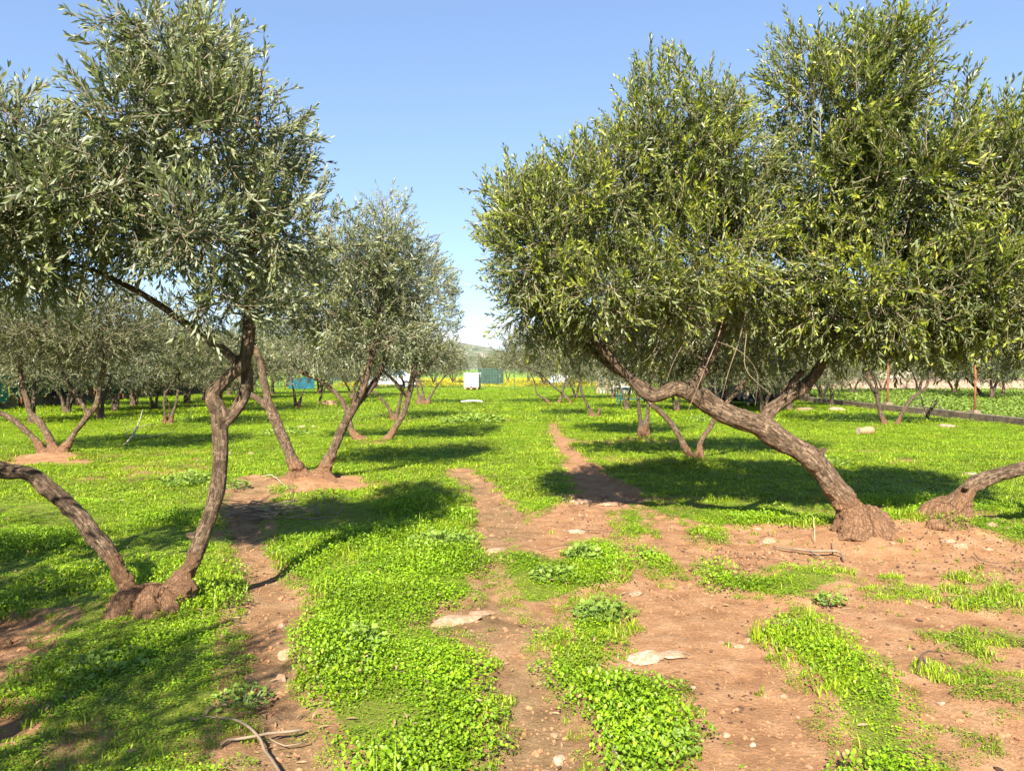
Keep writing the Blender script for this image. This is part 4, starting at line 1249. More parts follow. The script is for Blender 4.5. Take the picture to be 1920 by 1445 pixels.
# second row on the left
olive('three-limbed olive tree at the far left on a reddish foot', (100, 855), [
    [(85, 868, 0, 24), (80, 848, 0, 14), (65, 825, 0, 9), (40, 800, 0, 9), (12, 780, 0, 9), (-20, 765, 0, 8), (-60, 720, 0, 7), (-80, 660, 0, 5)],
    [(102, 868, 0, 24), (100, 840, 0, 14), (90, 815, 0, 11.5), (75, 792, 0, 11), (58, 775, 0, 10), (50, 750, 0, 9), (42, 715, 0, 7.5), (38, 680, 0, 6.5), (40, 620, 0, 5)],
    [(120, 866, 0, 24), (122, 842, 0, 13), (138, 815, 0, 9), (160, 785, 0, 9), (180, 760, 0, 9), (188, 725, 0, 8.5), (195, 690, 0, 8), (198, 650, 0, 6.5), (200, 590, 0, 4)],
    [(165, 775, 0, 7), (148, 748, 0.1, 5.5), (132, 722, 0.15, 5), (118, 700, 0.2, 4.5), (108, 685, 0.2, 4), (120, 640, 0.2, 3)],
], [
    (70, 620, 0, 110, 60, 1.3, 1), (190, 610, 0, 100, 70, 1.3, 1), (-40, 610, 0, 100, 70, 1.3, 1), (130, 650, 0, 120, 45, 1.2, 0.9), (200, 560, 0.2, 60, 40, 1.0, 0.7),
], 'mid', 'olive_far', 2200, 11, gap=0.38, gap_sc=1.1, n_branch=90, scale=1.15, dirt_h=0.3, br_r=0.022)
olive('olive tree with three slim pale stems beside fallen brushwood', (313, 802), [
    [(308, 812, 0, 16), (309, 790, 0, 5.5), (308, 760, 0, 4.5), (309, 738, 0, 4.2), (300, 722, 0, 3.5), (285, 712, 0, 3), (255, 700, 0, 2)],
    [(318, 812, 0, 16), (320, 790, 0, 6), (327, 765, 0, 4.5), (333, 740, 0, 4), (336, 700, 0, 3.4), (335, 650, 0, 2.5)],
    [(309, 740, 0, 3.8), (320, 722, 0, 3.6), (332, 705, 0, 3)], [(312, 790, 0.1, 4), (318, 768, 0.1, 3), (312, 745, 0.1, 3)],
], [(310, 650, 0, 100, 50, 1.7, 1), (380, 670, 0, 60, 40, 1.4, 1), (270, 620, 0, 60, 45, 1.5, 0.9), (330, 600, 0.2, 60, 40, 1.4, 0.8)], 'far', 'olive_far', 800, 12, gap=0.38, gap_sc=0.9, n_branch=60, br_r=0.03)

# right row
olive('olive tree with a dark V of two limbs behind the leaning trunk', (1302, 866), [
    [(1305, 876, 0, 22), (1295, 858, 0, 12), (1275, 820, 0, 9.5), (1255, 790, 0, 9), (1232, 765, 0, 8.5), (1208, 742, 0, 8), (1195, 715, 0, 7), (1180, 670, 0, 6), (1150, 600, 0, 4)],
    [(1312, 876, 0, 20), (1312, 850, 0, 11), (1315, 825, 0, 8), (1332, 800, 0, 8), (1345, 775, 0, 7.5), (1372, 745, 0, 8), (1395, 718, 0, 8), (1410, 700, 0, 8), (1412, 670, 0, 6.5), (1430, 600, 0, 4)],
], [(1230, 610, 0, 150, 60, 1.2, 1), (1390, 600, 0, 130, 70, 1.2, 1), (1450, 640, 0.2, 100, 50, 1.0, 0.9), (1120, 640, 0, 80, 45, 1.0, 0.8), (1240, 665, 0.3, 100, 40, 1.0, 0.8), (1530, 620, 0.3, 80, 55, 1.0, 0.9), (1340, 668, 0.5, 110, 36, 0.9, 0.9), (1500, 672, 0.5, 80, 34, 0.9, 0.9)], 'mid', 'olive_far', 3200, 13, gap=0.40, gap_sc=1.1, n_branch=80, scale=1.15, br_r=0.022)
olive('olive tree with two upright stems joined low, right row near the teal table', (1205, 820), [
    [(1205, 828, 0, 16), (1203, 800, 0, 9), (1198, 770, 0, 7), (1196, 740, 0, 6.5), (1190, 690, 0, 5), (1180, 640, 0, 4)],
    [(1210, 826, 0, 12), (1212, 795, 0, 7.5), (1215, 765, 0, 6), (1216, 735, 0, 5.5), (1225, 680, 0, 4)],
], [(1190, 640, 0, 110, 50, 1.4, 1), (1110, 625, 0, 70, 45, 1.3, 1)], 'mid', 'olive_far', 1400, 14, gap=0.4, gap_sc=1.0, n_branch=60, scale=1.25, br_r=0.022)
olive('olive tree with one crooked stem and a short stump, right row beyond the trail', (1108, 783), [
    [(1110, 790, 0, 10), (1108, 775, 0, 6), (1100, 757, 0, 4.5), (1092, 738, 0, 4.5), (1087, 715, 0, 4.5), (1086, 690, 0, 4), (1090, 650, 0, 3)],
    [(1120, 788, 0, 6), (1122, 775, 0, 4), (1127, 764, 0, 3)],
], [(1080, 650, 0, 85, 40, 1.5, 1), (1030, 640, 0, 50, 36, 1.3, 0.9)], 'far', 'olive_far', 500, 15, gap=0.38, gap_sc=0.9, n_branch=40, br_r=0.03)
olive('olive tree leaning with long pale arms towards the white tank, right row', (1035, 757), [
    [(1036, 762, 0, 6), (1022, 748, 0, 3.2), (1006, 736, 0, 2.8), (1002, 715, 0, 2.2), (990, 690, 0, 1.8)],
    [(1072, 768, 0, 7), (1068, 752, 0, 3.6), (1055, 738, 0, 3.2), (1035, 722, 0, 3), (1015, 702, 0, 2.8), (995, 693, 0, 2.4), (965, 680, 0, 1.8)],
    [(1045, 762, 0, 6), (1052, 745, 0, 3.5), (1060, 715, 0, 3), (1062, 690, 0, 2.4), (1060, 660, 0, 2)],
], [(985, 665, 0, 50, 26, 1.6, 1), (955, 672, 0, 32, 22, 1.3, 0.9), (1040, 660, 0, 55, 30, 1.6, 1), (965, 640, 0.5, 32, 20, 1.2, 0.8)], 'far', 'olive_far', 640, 16, gap=0.36, gap_sc=0.8, n_branch=50, br_r=0.035)
olive('dark stemmed olive tree forking in a wide V beside the low kerb', (1668, 800), [
    [(1660, 806, 0, 12), (1656, 790, 0, 7), (1648, 760, 0, 6), (1640, 735, 0, 6), (1625, 712, 0, 5), (1618, 690, 0, 4)],
    [(1648, 765, 0, 5), (1645, 730, 0, 5), (1635, 700, 0, 5), (1618, 675, 0, 4.5), (1602, 650, 0, 4), (1590, 610, 0, 3)],
    [(1680, 806, 0, 12), (1684, 790, 0, 6), (1697, 765, 0, 6), (1712, 745, 0, 5.5), (1735, 728, 0, 5), (1742, 705, 0, 4.5), (1744, 680, 0, 4), (1750, 620, 0, 3)],
], [(1640, 605, 0, 120, 65, 1.6, 1), (1750, 615, 0, 100, 60, 1.5, 1), (1560, 640, 0.3, 60, 40, 1.3, 1), (1640, 655, 0.3, 80, 30, 1.2, 0.9), (1770, 662, 0.3, 80, 34, 1.2, 0.9)], 'far', 'olive_green', 1200, 17, gap=0.38, gap_sc=0.9, n_branch=50, br_r=0.03)
olive('dense dark olive tree leaning left behind the rusty post at far right', (1852, 748), [
    [(1852, 756, 0, 7), (1838, 735, 0, 5), (1815, 712, 0, 4), (1795, 698, 0, 3.5), (1770, 675, 0, 2.5)],
    [(1880, 752, 0, 6), (1882, 725, 0, 4.5), (1878, 690, 0, 3.5)],
], [(1860, 665, 0, 75, 70, 2.2, 1), (1910, 700, 0, 60, 45, 2.0, 1), (1800, 645, 0, 70, 40, 1.8, 0.9), (1960, 660, 0, 70, 80, 2.2, 1), (1860, 720, 0.5, 40, 22, 1.2, 0.8)], 'far', 'olive_green', 1500, 18, gap=0.34, gap_sc=0.7, n_branch=60, br_r=0.03)

# background trees: three forms, copied
def generic(seed, leafm, label):
    r = np.random.default_rng(seed)
    o = np.zeros(3)
    t = thing('olive_tree', label, 'tree', (0, 0, 0), 0, GRP)
    lim = []
    n = 2 + seed % 2
    a0 = r.uniform(0, 6.28)
    for k in range(n):
        a = a0 + k * 6.28 / n + r.normal(0, .3)
        dx, dy = math.cos(a), math.sin(a)
        lean = r.uniform(0.35, 0.75)
        lim.append(np.array([[0, 0, -.05, .15], [dx * .08, dy * .08, .15, .085], [dx * .3 * lean, dy * .3 * lean, .6, .060], [dx * .9 * lean, dy * .9 * lean, 1.2, .054], [dx * 1.3 * lean, dy * 1.3 * lean, 1.9, .045], [dx * 1.5 * lean, dy * 1.5 * lean, 2.8, .03]]))
    S, SR = make_trunk(t, o, lim, 0.03, 'bark_far', r, seed=seed, dirt_h=0.16)
    bl = []
    for k in range(6):
        a = r.uniform(0, 6.28); q = r.uniform(0.3, 1.2)
        bl.append((np.array([math.cos(a) * q, math.sin(a) * q, r.uniform(1.40, 2.65)]), np.array([r.uniform(.95, 1.4), r.uniform(.95, 1.4), r.uniform(.65, .95)]), 1.0))
    k = S[:, 2] > 1.0
    make_crown('crown', t, o, S[k], SR[k], bl, r, 1150, 'far', leafm, n_branch=60, gap=0.36, gap_sc=1.0, seed=seed, br_r=0.03, scale=0.85)
    return t
def copy_tree(o, loc, rz, s, label, group):
    c = o.copy(); COL.objects.link(c)
    c.location = loc; c.rotation_euler = (0, 0, rz); c.scale = (s, s, s)
    c['label'] = label; c['group'] = group
    for ch in o.children:
        d = ch.copy(); COL.objects.link(d); d.parent = c
    return c
PROTO = [generic(30 + k, 'olive_grey' if k == 2 else 'olive_far', 'x') for k in range(5)]
used = [False] * 5
def place(px, py, s, label, group, k, rz):
    g = G(px, py)
    loc = (g[0], g[1], Hs(g[0], g[1]) - 0.02)
    if not used[k]:
        used[k] = True
        t = PROTO[k]; t.location = loc; t.rotation_euler = (0, 0, rz); t.scale = (s, s, s)
        t['label'] = label; t['group'] = group
        return t
    return copy_tree(PROTO[k], loc, rz, s, label, group)
ORD = ['leftmost', 'second', 'third', 'fourth', 'fifth', 'sixth', 'seventh', 'eighth', 'ninth', 'tenth', 'eleventh', 'twelfth', 'thirteenth', 'fourteenth', 'fifteenth', 'sixteenth', 'seventeenth', 'eighteenth', 'nineteenth', 'twentieth', 'twenty-first', 'twenty-second', 'twenty-third', 'twenty-fourth', 'twenty-fifth', 'twenty-sixth', 'twenty-seventh', 'twenty-eighth']
rr = random.Random(5)
def place_row(lst, what, group, shift):
    """lst: (px, ground py, size); labelled in their order across the picture"""
    for i, (px, py, s) in enumerate(sorted(lst)):
        place(px, py, s, what + (', leftmost' if i == 0 else ', %s from the left' % ORD[i]), group, (i * 2 + shift) % 5, rr.uniform(0, 6.28))
place_row([(62, 795, 0.95), (188, 786, 0.95), (250, 762, 1.0), (150, 762, 1.05), (30, 765, 1.05), (290, 768, 0.8), (350, 757, 1.05), (230, 745, 1.15), (100, 748, 1.2), (5, 748, 1.2), (385, 752, 1.1), (320, 742, 1.2), (125, 775, 0.95), (215, 772, 0.95)],
          'distant olive tree near the dark tarp fence', 'olive trees along the left tarp fence', 0)
place_row([(455, 772, 1.0), (410, 765, 0.95), (470, 748, 1.05), (430, 742, 1.1), (660, 748, 0.95), (690, 742, 0.9), (510, 740, 1.1), (600, 738, 1.1)],
          'distant olive tree behind the left row', 'olive trees at the back of the left rows', 1)
place_row([(1430, 775, 0.95), (1512, 752, 0.95), (1542, 750, 0.9), (1480, 745, 1.1), (1380, 748, 1.0), (1300, 758, 0.95), (1240, 745, 1.05), (1600, 742, 1.0), (1150, 748, 0.95), (1340, 742, 1.15), (1450, 740, 1.2), (1655, 738, 1.05), (1790, 742, 1.05), (1722, 736, 1.05), (1270, 770, 0.9), (1360, 772, 0.9), (1480, 770, 0.9), (1560, 762, 0.95), (1175, 768, 0.85), (1860, 752, 1.1), (1080, 748, 0.9)],
          'distant olive tree in shade beyond the leaning trunk', 'olive trees at the back of the right rows', 0)
# a neighbour out of frame on the left, whose shade reaches into the picture
t = copy_tree(PROTO[1], (-5.4, 3.1, Hs(-5.4, 3.1)), 0.7, 1.0, 'olive tree just out of frame on the left shading the grass', GRP)
far_px = [(850, 72, 1.05), (815, 66, 1.1), (990, 68, 1.15), (952, 76, 0.95), (1020, 62, 1.1), (785, 62, 1.15), (1040, 70, 1.1), (770, 75, 1.0), (700, 66, 1.2), (620, 68, 1.2), (540, 66, 1.3), (460, 62, 1.3), (390, 64, 1.3), (1110, 68, 1.2), (1180, 66, 1.2), (1260, 62, 1.3), (1350, 64, 1.3), (1440, 62, 1.3), (915, 125, 1.3), (1530, 70, 1.3), (1840, 62, 1.4), (1900, 58, 1.4), (1600, 84, 1.7), (1680, 86, 1.8), (1750, 84, 1.7), (1810, 82, 1.7)]
place_row([(px, 690 + CAMZ * F / d, s) for px, d, s in far_px], 'far olive tree beyond the back fence', 'olive trees beyond the back fence', 2)


# ------------------------------------------------------------------ broad-leaved weeds
def weed(px, py, rad, hgt, n, size, label, mat='mallow', seed=0, name='mallow_plant', ratio=0.95):
    g = G(px, py)
    r = np.random.default_rng(500 + seed)
    t = thing(name, label, 'plant', (g[0], g[1], Hs(g[0], g[1]) - 0.01), 0, 'broad-leaved weeds in the green cover')
    a = r.uniform(0, 2 * np.pi, n); d = rad * np.sqrt(r.uniform(0, 1, n))
    h = hgt * (1 - 0.6 * (d / rad) ** 2) * r.uniform(0.35, 1.0, n)
    pos = np.stack([np.cos(a) * d, np.sin(a) * d, h], 1)
    R = rot_mats(r.uniform(0, 6.28, n), r.normal(0.1, 0.45, n), r.normal(0, 0.4, n))
    # scalloped round blades
    k = 9
    ang = np.linspace(-2.6, 2.6, k)
    rimr = 0.5 * (1 + 0.08 * np.cos(ang * 5))
    base = np.vstack([[0, 0.12, -0.06], np.stack([np.sin(ang) * rimr * ratio, 0.45 + np.cos(ang) * rimr, 0.05 * np.cos(ang * 5) + 0.06], 1)])
    s = r.uniform(*size, n)
    V = np.einsum('nij,kj->nki', R, base) * s[:, None, None] + pos[:, None]
    kk = len(base)
    tri = np.array([[0, i + 1, i + 2] for i in range(k - 1)])[:, ::-1]
    T = (tri[None] + (np.arange(n) * kk)[:, None, None]).reshape(-1, 3)
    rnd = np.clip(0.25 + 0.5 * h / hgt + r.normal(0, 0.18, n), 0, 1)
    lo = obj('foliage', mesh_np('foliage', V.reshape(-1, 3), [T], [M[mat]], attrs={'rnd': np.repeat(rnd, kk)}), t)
    lo['kind'] = 'stuff'
    mb = MB()
    for i in range(0, n, 3):
        c = np.array([pos[i, 0] * 0.35, pos[i, 1] * 0.35, 0.0])
        mb.tube([c, c * 0.4 + pos[i] * 0.6 + [0, 0, -0.01], pos[i]], [0.004, 0.003, 0.002], 3, False)
    mb.build('stem', M['grass_stem'], t)
M['grass_stem'] = plain('grass_stem', (0.12, 0.19, 0.05), 0.7, 0.2)
for i, (px, py, rad, h, n, size, lab) in enumerate([
    (830, 1028, 0.34, 0.17, 190, (0.035, 0.065), 'wide dark green mallow clump at the top of the centre green island'),
    (672, 1215, 0.16, 0.17, 70, (0.04, 0.07), 'upright mallow clump in the middle of the centre green island'),
    (1095, 1048, 0.17, 0.15, 70, (0.04, 0.075), 'mallow with lobed leaves on the green patch beside the bare soil'),
    (1035, 1085, 0.18, 0.13, 80, (0.035, 0.06), 'low mallow clump at the left of the patch between the paths'),
    (1215, 1045, 0.10, 0.10, 30, (0.03, 0.055), 'small mallow at the tip of the narrow green patch'),
    (360, 905, 0.42, 0.24, 150, (0.05, 0.08), 'dark leafy weed clump behind the left front trunk'),
    (440, 915, 0.20, 0.16, 50, (0.045, 0.07), 'leafy weed clump between left front trunk and second tree'),
    (885, 792, 1.00, 0.30, 120, (0.10, 0.16), 'dark weed patch in the middle of the green lane'),
    (1130, 1160, 0.20, 0.14, 80, (0.035, 0.06), 'mallow clump heading the long green strip in bare soil'),
    (1245, 1400, 0.16, 0.10, 55, (0.035, 0.06), 'broad-leaved weeds low in the long green strip'),
    (1555, 1130, 0.10, 0.09, 40, (0.03, 0.05), 'bluish weed at the end of the right green patch'),
    (455, 1310, 0.14, 0.09, 45, (0.025, 0.045), 'low leafy weed on the left edge of the foot path'),
    (200, 1250, 0.22, 0.10, 70, (0.03, 0.05), 'leafy weed patch in shade below the left front trunk'),
    (1540, 870, 0.5, 0.18, 90, (0.05, 0.08), 'leafy weeds in sun right of the leaning trunk'),
    (1340, 790, 0.9, 0.3, 110, (0.07, 0.11), 'tall weeds beneath the leaning trunk'),
    (540, 815, 0.6, 0.22, 90, (0.07, 0.11), 'dark weed clump behind the V shaped tree'),
]):
    weed(px, py, rad, h * 0.85, int(n * 1.7), (size[0] * 0.62, size[1] * 0.72), lab, seed=i)

# ------------------------------------------------------------------ stones
def rock(px, py, w, h, dp, label, mat, seed, name='rock', sink=0.35, cat='rock', rz=None):
    """w: width in photo pixels at that place; h, dp relative to the width"""
    g = G(px, py)
    W = w / F * g[1]
    r = np.random.default_rng(700 + seed)
    bm = bmesh.new()
    bmesh.ops.create_icosphere(bm, subdivisions=4 if w > 30 else 3, radius=0.5)
    V = np.array([v.co[:] for v in bm.verts])
    f = fnoise(V * 2.4 + seed * 3.3, seed, 3)
    V *= (0.42 + 1.0 * f + 0.28 * (fnoise(V * 7.0 + seed, seed + 4, 2) - 0.5))[:, None]
    # chipped facets
    for _ in range(7):
        d = r.normal(size=3); d[2] = abs(d[2]); d /= np.linalg.norm(d)
        lim = r.uniform(0.30, 0.42)
        ex = np.maximum(V @ d - lim, 0)
        V -= ex[:, None] * d * 0.85
    V *= np.array([1.0, dp, h]) * W
    a = r.uniform(0, 6.28) if rz is None else rz
    V = np.stack([V[:, 0] * math.cos(a * 0.1) - V[:, 1] * math.sin(a * 0.1), V[:, 0] * math.sin(a * 0.1) + V[:, 1] * math.cos(a * 0.1), V[:, 2]], 1)
    for v, c in zip(bm.verts, V): v.co = c
    me = bpy.data.meshes.new(name); bm.to_mesh(me); bm.free()
    me.materials.append(M[mat])
    o = obj(name, me, None, (g[0], g[1], Hs(g[0], g[1]) - 0.03 * (g[1] < 12) + h * W * (0.5 - sink) * 0.6))
    return tag(o, label, cat, 'stones lying in the grove')
for i, (px, py, w, h, dp, lab, mat) in enumerate([
    (850, 1158, 98, 0.22, 0.5, 'broad flat pale stone slab half buried beside the centre path', 'limestone'),
    (905, 1142, 52, 0.20, 0.7, 'small flat stone at the right end of the half buried slab', 'limestone'),
    (1210, 1228, 80, 0.3, 0.6, 'whitish limestone outcrop flush with red soil right of long green strip', 'white_stone'),
    (1262, 1222, 55, 0.2, 0.7, 'small white limestone piece right of the whitish outcrop', 'white_stone'),
    (1175, 1245, 40, 0.25, 0.7, 'small pale stone at the left end of the whitish outcrop', 'white_stone'),
    (930, 1033, 50, 0.4, 0.6, 'pale stone lying across the top of the centre path', 'limestone'),
    (540, 1222, 34, 0.9, 0.8, 'tall pale stone on the right edge of left foot path', 'limestone'),
    (527, 1262, 26, 0.7, 0.8, 'rounded stone below the tall pale one on the foot path edge', 'limestone'),
    (528, 1165, 22, 0.7, 0.8, 'small grey stone above the tall pale one on the foot path edge', 'limestone'),
    (1048, 1412, 28, 0.7, 0.8, 'single pale stone on the centre path near the bottom edge', 'white_stone'),
    (1012, 1270, 18, 0.7, 0.8, 'small pinkish stone on the left edge of the long green strip', 'limestone'),
    (1298, 1282, 20, 0.5, 0.8, 'small white stone right of the long green strip', 'white_stone'),
    (1403, 1196, 24, 0.55, 0.8, 'reddish stone at the top of the right green strip', 'tan_stone'),
    (1800, 1028, 28, 0.6, 0.8, 'white chip of stone below the burl of the right edge tree', 'white_stone'),
    (1782, 1023, 20, 0.6, 0.8, 'smaller white chip left of the other below the burl', 'white_stone'),
    (1857, 998, 36, 0.7, 0.8, 'tan stone right of the burl at the soil edge', 'limestone'),
    (1818, 888, 44, 0.45, 0.7, 'pale rock in the grass under the arching limb', 'white_stone'),
    (1775, 799, 42, 0.25, 0.7, 'flat pale slab in the grass near the kerb', 'white_stone'),
    (1512, 770, 44, 0.3, 0.7, 'flat pale stone in the grass right of the black shelter', 'limestone'),
    (1568, 770, 38, 0.3, 0.7, 'flat pale stone nearest the start of the kerb', 'white_stone'),
    (618, 760, 28, 0.65, 0.8, 'tan boulder between the left row trees', 'tan_stone'),
    (565, 802, 14, 0.6, 0.8, 'small white stone in the grass beyond the V shaped tree', 'white_stone'),
    (588, 800, 12, 0.6, 0.8, 'smaller white stone right of another beyond the V shaped tree', 'white_stone'),
    (1085, 936, 60, 0.18, 0.5, 'flat pale stone at the upper edge of bare soil', 'limestone'),
    (1140, 940, 40, 0.2, 0.5, 'flat stone at the end of the worn trail', 'limestone'),
    (1080, 990, 36, 0.3, 0.7, 'small pale rock in the bare soil above the mallow patch', 'white_stone'),
    (1440, 1008, 40, 0.4, 0.7, 'brownish stone in litter left of the leaning trunk', 'limestone'),
    (1420, 988, 22, 0.5, 0.7, 'small stone at the soil edge left of the leaning trunk', 'limestone'),
    (205, 1405, 16, 0.6, 0.8, 'pinkish stone in thin grass at the lower left', 'tan_stone'),
    (315, 1443, 26, 0.6, 0.8, 'pinkish stone at the bottom edge left of the foot path', 'tan_stone'),
    (428, 852, 16, 0.6, 0.8, 'white stone in the grass right of the left front limb', 'white_stone'),
    (470, 852, 14, 0.6, 0.8, 'small pale stone on the soil left of the V shaped tree', 'limestone'),
    (1190, 1108, 30, 0.3, 0.7, 'pale stone at the lower right of the mallow patch', 'white_stone'),
    (1412, 1385, 14, 0.7, 0.8, 'small white stone on bare soil between the two green strips', 'white_stone'),
    (1362, 1365, 16, 0.6, 0.8, 'small cream stone left of another between the green strips', 'white_stone'),
]):
    rock(px, py, w, h, dp, lab, mat, i)

# ------------------------------------------------------------------ fallen wood
def stick(name, label, paths, mat, lift=0.008, group='fallen wood on the ground', cat='stick', zs=None):
    """paths: lists of (px, py, radius m, height m)"""
    g0 = G(*paths[0][0][:2])
    o = np.array([g0[0], g0[1], Hs(g0[0], g0[1])])
    mb = MB()
    for q in paths:
        pts = []
        for px, py, rad, hh in q:
            g = G(px, py)
            pts.append([g[0], g[1], Hs(g[0], g[1]) - 0.02 + rad + lift + hh, rad])
        p = catmull(np.array(pts), 0.04)
        p[:, :3] += (np.stack([vnoise(np.stack([np.arange(len(p)) * 0.5, np.full(len(p), k * 5.1), np.full(len(p), g0[0])], 1), k) for k in range(3)], 1) - 0.5) * p[:, 3:4] * 1.3
        mb.tube(p[:, :3] - o, p[:, 3] * 0.6, 7)
    ob = mb.build(name, M[mat], None, True, tuple(o))
    return tag(ob, label, cat, group)
stick('fallen_stick', 'curved brown stick arching across the foot path at the bottom', [[(375, 1338, .006, 0), (430, 1346, .008, .01), (470, 1370, .010, .015), (500, 1405, .011, .01), (525, 1450, .012, 0)]], 'twig')
stick('fallen_stick', 'straight pale stick lying across the foot path near the bottom', [[(415, 1392, .007, 0), (428, 1384, .009, .004), (480, 1382, .010, .012), (568, 1368, .011, .01)], [(505, 1382, .005, .01), (535, 1392, .005, .004), (575, 1386, .005, 0)]], 'twig')
stick('fallen_stick', 'short thick stick end at the bottom edge of the long green strip', [[(1150, 1405, .009, .02), (1162, 1430, .011, .01), (1175, 1460, .012, 0)]], 'twig_pale')
stick('fallen_branch', 'dark broken branch in litter left of the leaning trunk', [[(1450, 1021, .010, 0), (1500, 1031, .018, .005), (1545, 1036, .020, .01), (1570, 1036, .016, .01), (1584, 1048, .012, 0)], [(1520, 1034, .012, .01), (1545, 1044, .010, 0)], [(1565, 1034, .010, .01), (1560, 1022, .006, .02)]], 'twig')
stick('fallen_stick', 'thin upright twig left of the root mound', [[(1528, 1018, .006, 0), (1527, 1016, .005, .12), (1524, 1016, .003, .22)]], 'twig_pale')
stick('fallen_stick', 'bent dead twig on bare soil right of the right green strip', [[(1722, 1262, .009, 0), (1730, 1250, .010, .05), (1742, 1245, .007, .06), (1780, 1236, .004, .02)], [(1730, 1250, .006, .05), (1742, 1258, .004, .01)]], 'twig_dark')
stick('fallen_stick', 'thin dark root curving over the soil below the whitish outcrop', [[(1165, 1250, .004, 0), (1225, 1258, .004, .003), (1280, 1280, .004, .003), (1305, 1296, .003, 0)]], 'twig_dark')
stick('fallen_stick', 'thin dark twig above the mallow patch', [[(1015, 1032, .005, 0), (1060, 1026, .006, .01), (1090, 1030, .005, 0)]], 'twig_dark')
stick('fallen_stick', 'thin twig on the soil left of the small green patch', [[(1090, 990, .006, .01), (1150, 995, .005, 0)]], 'twig_dark')
stick('fallen_stick', 'small twig on soil below the right edge tree', [[(1825, 1040, .005, .01), (1840, 1052, .006, .004), (1872, 1056, .006, 0)]], 'twig_dark')
stick('fallen_branch', 'pale forked branch lying in the grass between the left trees', [[(232, 838, .025, .02), (250, 826, .030, .12), (262, 812, .022, .30), (268, 803, .014, .42)], [(250, 826, .022, .12), (285, 822, .018, .06), (330, 812, .010, .04)], [(240, 828, .012, .1), (232, 815, .010, .3)], [(232, 820, .010, .1), (280, 815, .012, .25), (300, 812, .008, .12)]], 'twig_pale')
stick('fallen_stick', 'thin pale pole leaning in the grass left of the left front trunk', [[(352, 790, .012, 0), (362, 790, .012, .45), (385, 790, .011, 1.0), (402, 790, .009, 1.35)]], 'twig_pale')
stick('dry_stalk', 'dry upright stalk on the soil before the V shaped tree', [[(551, 950, .010, 0), (550, 949, .009, .15), (546, 949, .008, .30)]], 'twig')
stick('fallen_stick', 'pale thin stick lying left of the V shaped tree foot', [[(490, 905, .010, .05), (510, 908, .010, .06), (540, 922, .008, .02)]], 'twig_pale')
def brush():
    r = np.random.default_rng(77)
    g = G(510, 965)
    o = np.array([g[0], g[1], Hs(g[0], g[1])])
    mb = MB()
    for k in range(24):
        a = r.normal(0.1, 0.5); L = r.uniform(0.25, 0.75)
        c = np.array([r.normal(0, 0.24), r.normal(0, 0.12), r.uniform(0.01, 0.09)])
        d = np.array([math.cos(a), math.sin(a), r.normal(0.05, 0.12)])
        b = r.normal(0, 0.06, 3)
        pts = catmull(np.array([[*(c - d * L / 2), .008], [*(c + b), .007], [*(c + d * L / 2), .003]]), 0.08)
        pts[:, 2] = np.maximum(pts[:, 2], 0.0)
        mb.tube(pts[:, :3], pts[:, 3] * r.uniform(.6, 1.4), 5)
    for k in range(5):
        x = 0.45 + 0.06 * k
        mb.tube([[x, 0, 0], [x + r.normal(0, .03), .02, .1], [x + r.normal(0, .06), 0, r.uniform(.15, .28)]], [.012, .009, .004], 5)
    tag(mb.build('brush_pile', M['twig'], None, False, tuple(o)), 'low pile of dead brown twigs beside the left foot path', 'brush pile')
brush()
g = G(1622, 814)
t = thing('cut_log', 'short cut tan log lying in the grass beside the wide V tree', 'log', (g[0], g[1], Hs(g[0], g[1]) + 0.09), 0.25)
mb = MB()
xs = np.linspace(-0.19, 0.19, 9)
mb.tube(np.stack([xs, 0 * xs, 0.006 * np.sin(xs * 20)], 1), 0.088 + 0.008 * np.sin(xs * 17), 16, False)
mb.build('log_body', M['tan_stone'], t, True)
for s in (-1, 1):
    mb = MB(); mb.tube([[s * 0.186, 0, 0], [s * 0.193, 0, 0]], [0.085, 0.083], 16)
    mb.build('cut_face', M['twig_pale'], t)
g = G(885, 757)
sc_ = MB(); 
sc_.add([[-.45, -.3, .06], [.1, -.36, .09], [.5, -.1, .05], [.38, .28, .10], [-.1, .35, .06], [-.5, .12, .09], [0, 0, .14]], [np.array([[6, 0, 1], [6, 1, 2], [6, 2, 3], [6, 3, 4], [6, 4, 5], [6, 5, 0]])])
tag(sc_.build('paper_scrap', M['scrap_white'], None, False, (g[0], g[1], 0.04)), 'crumpled white scrap lying in the green lane before the tank', 'litter')

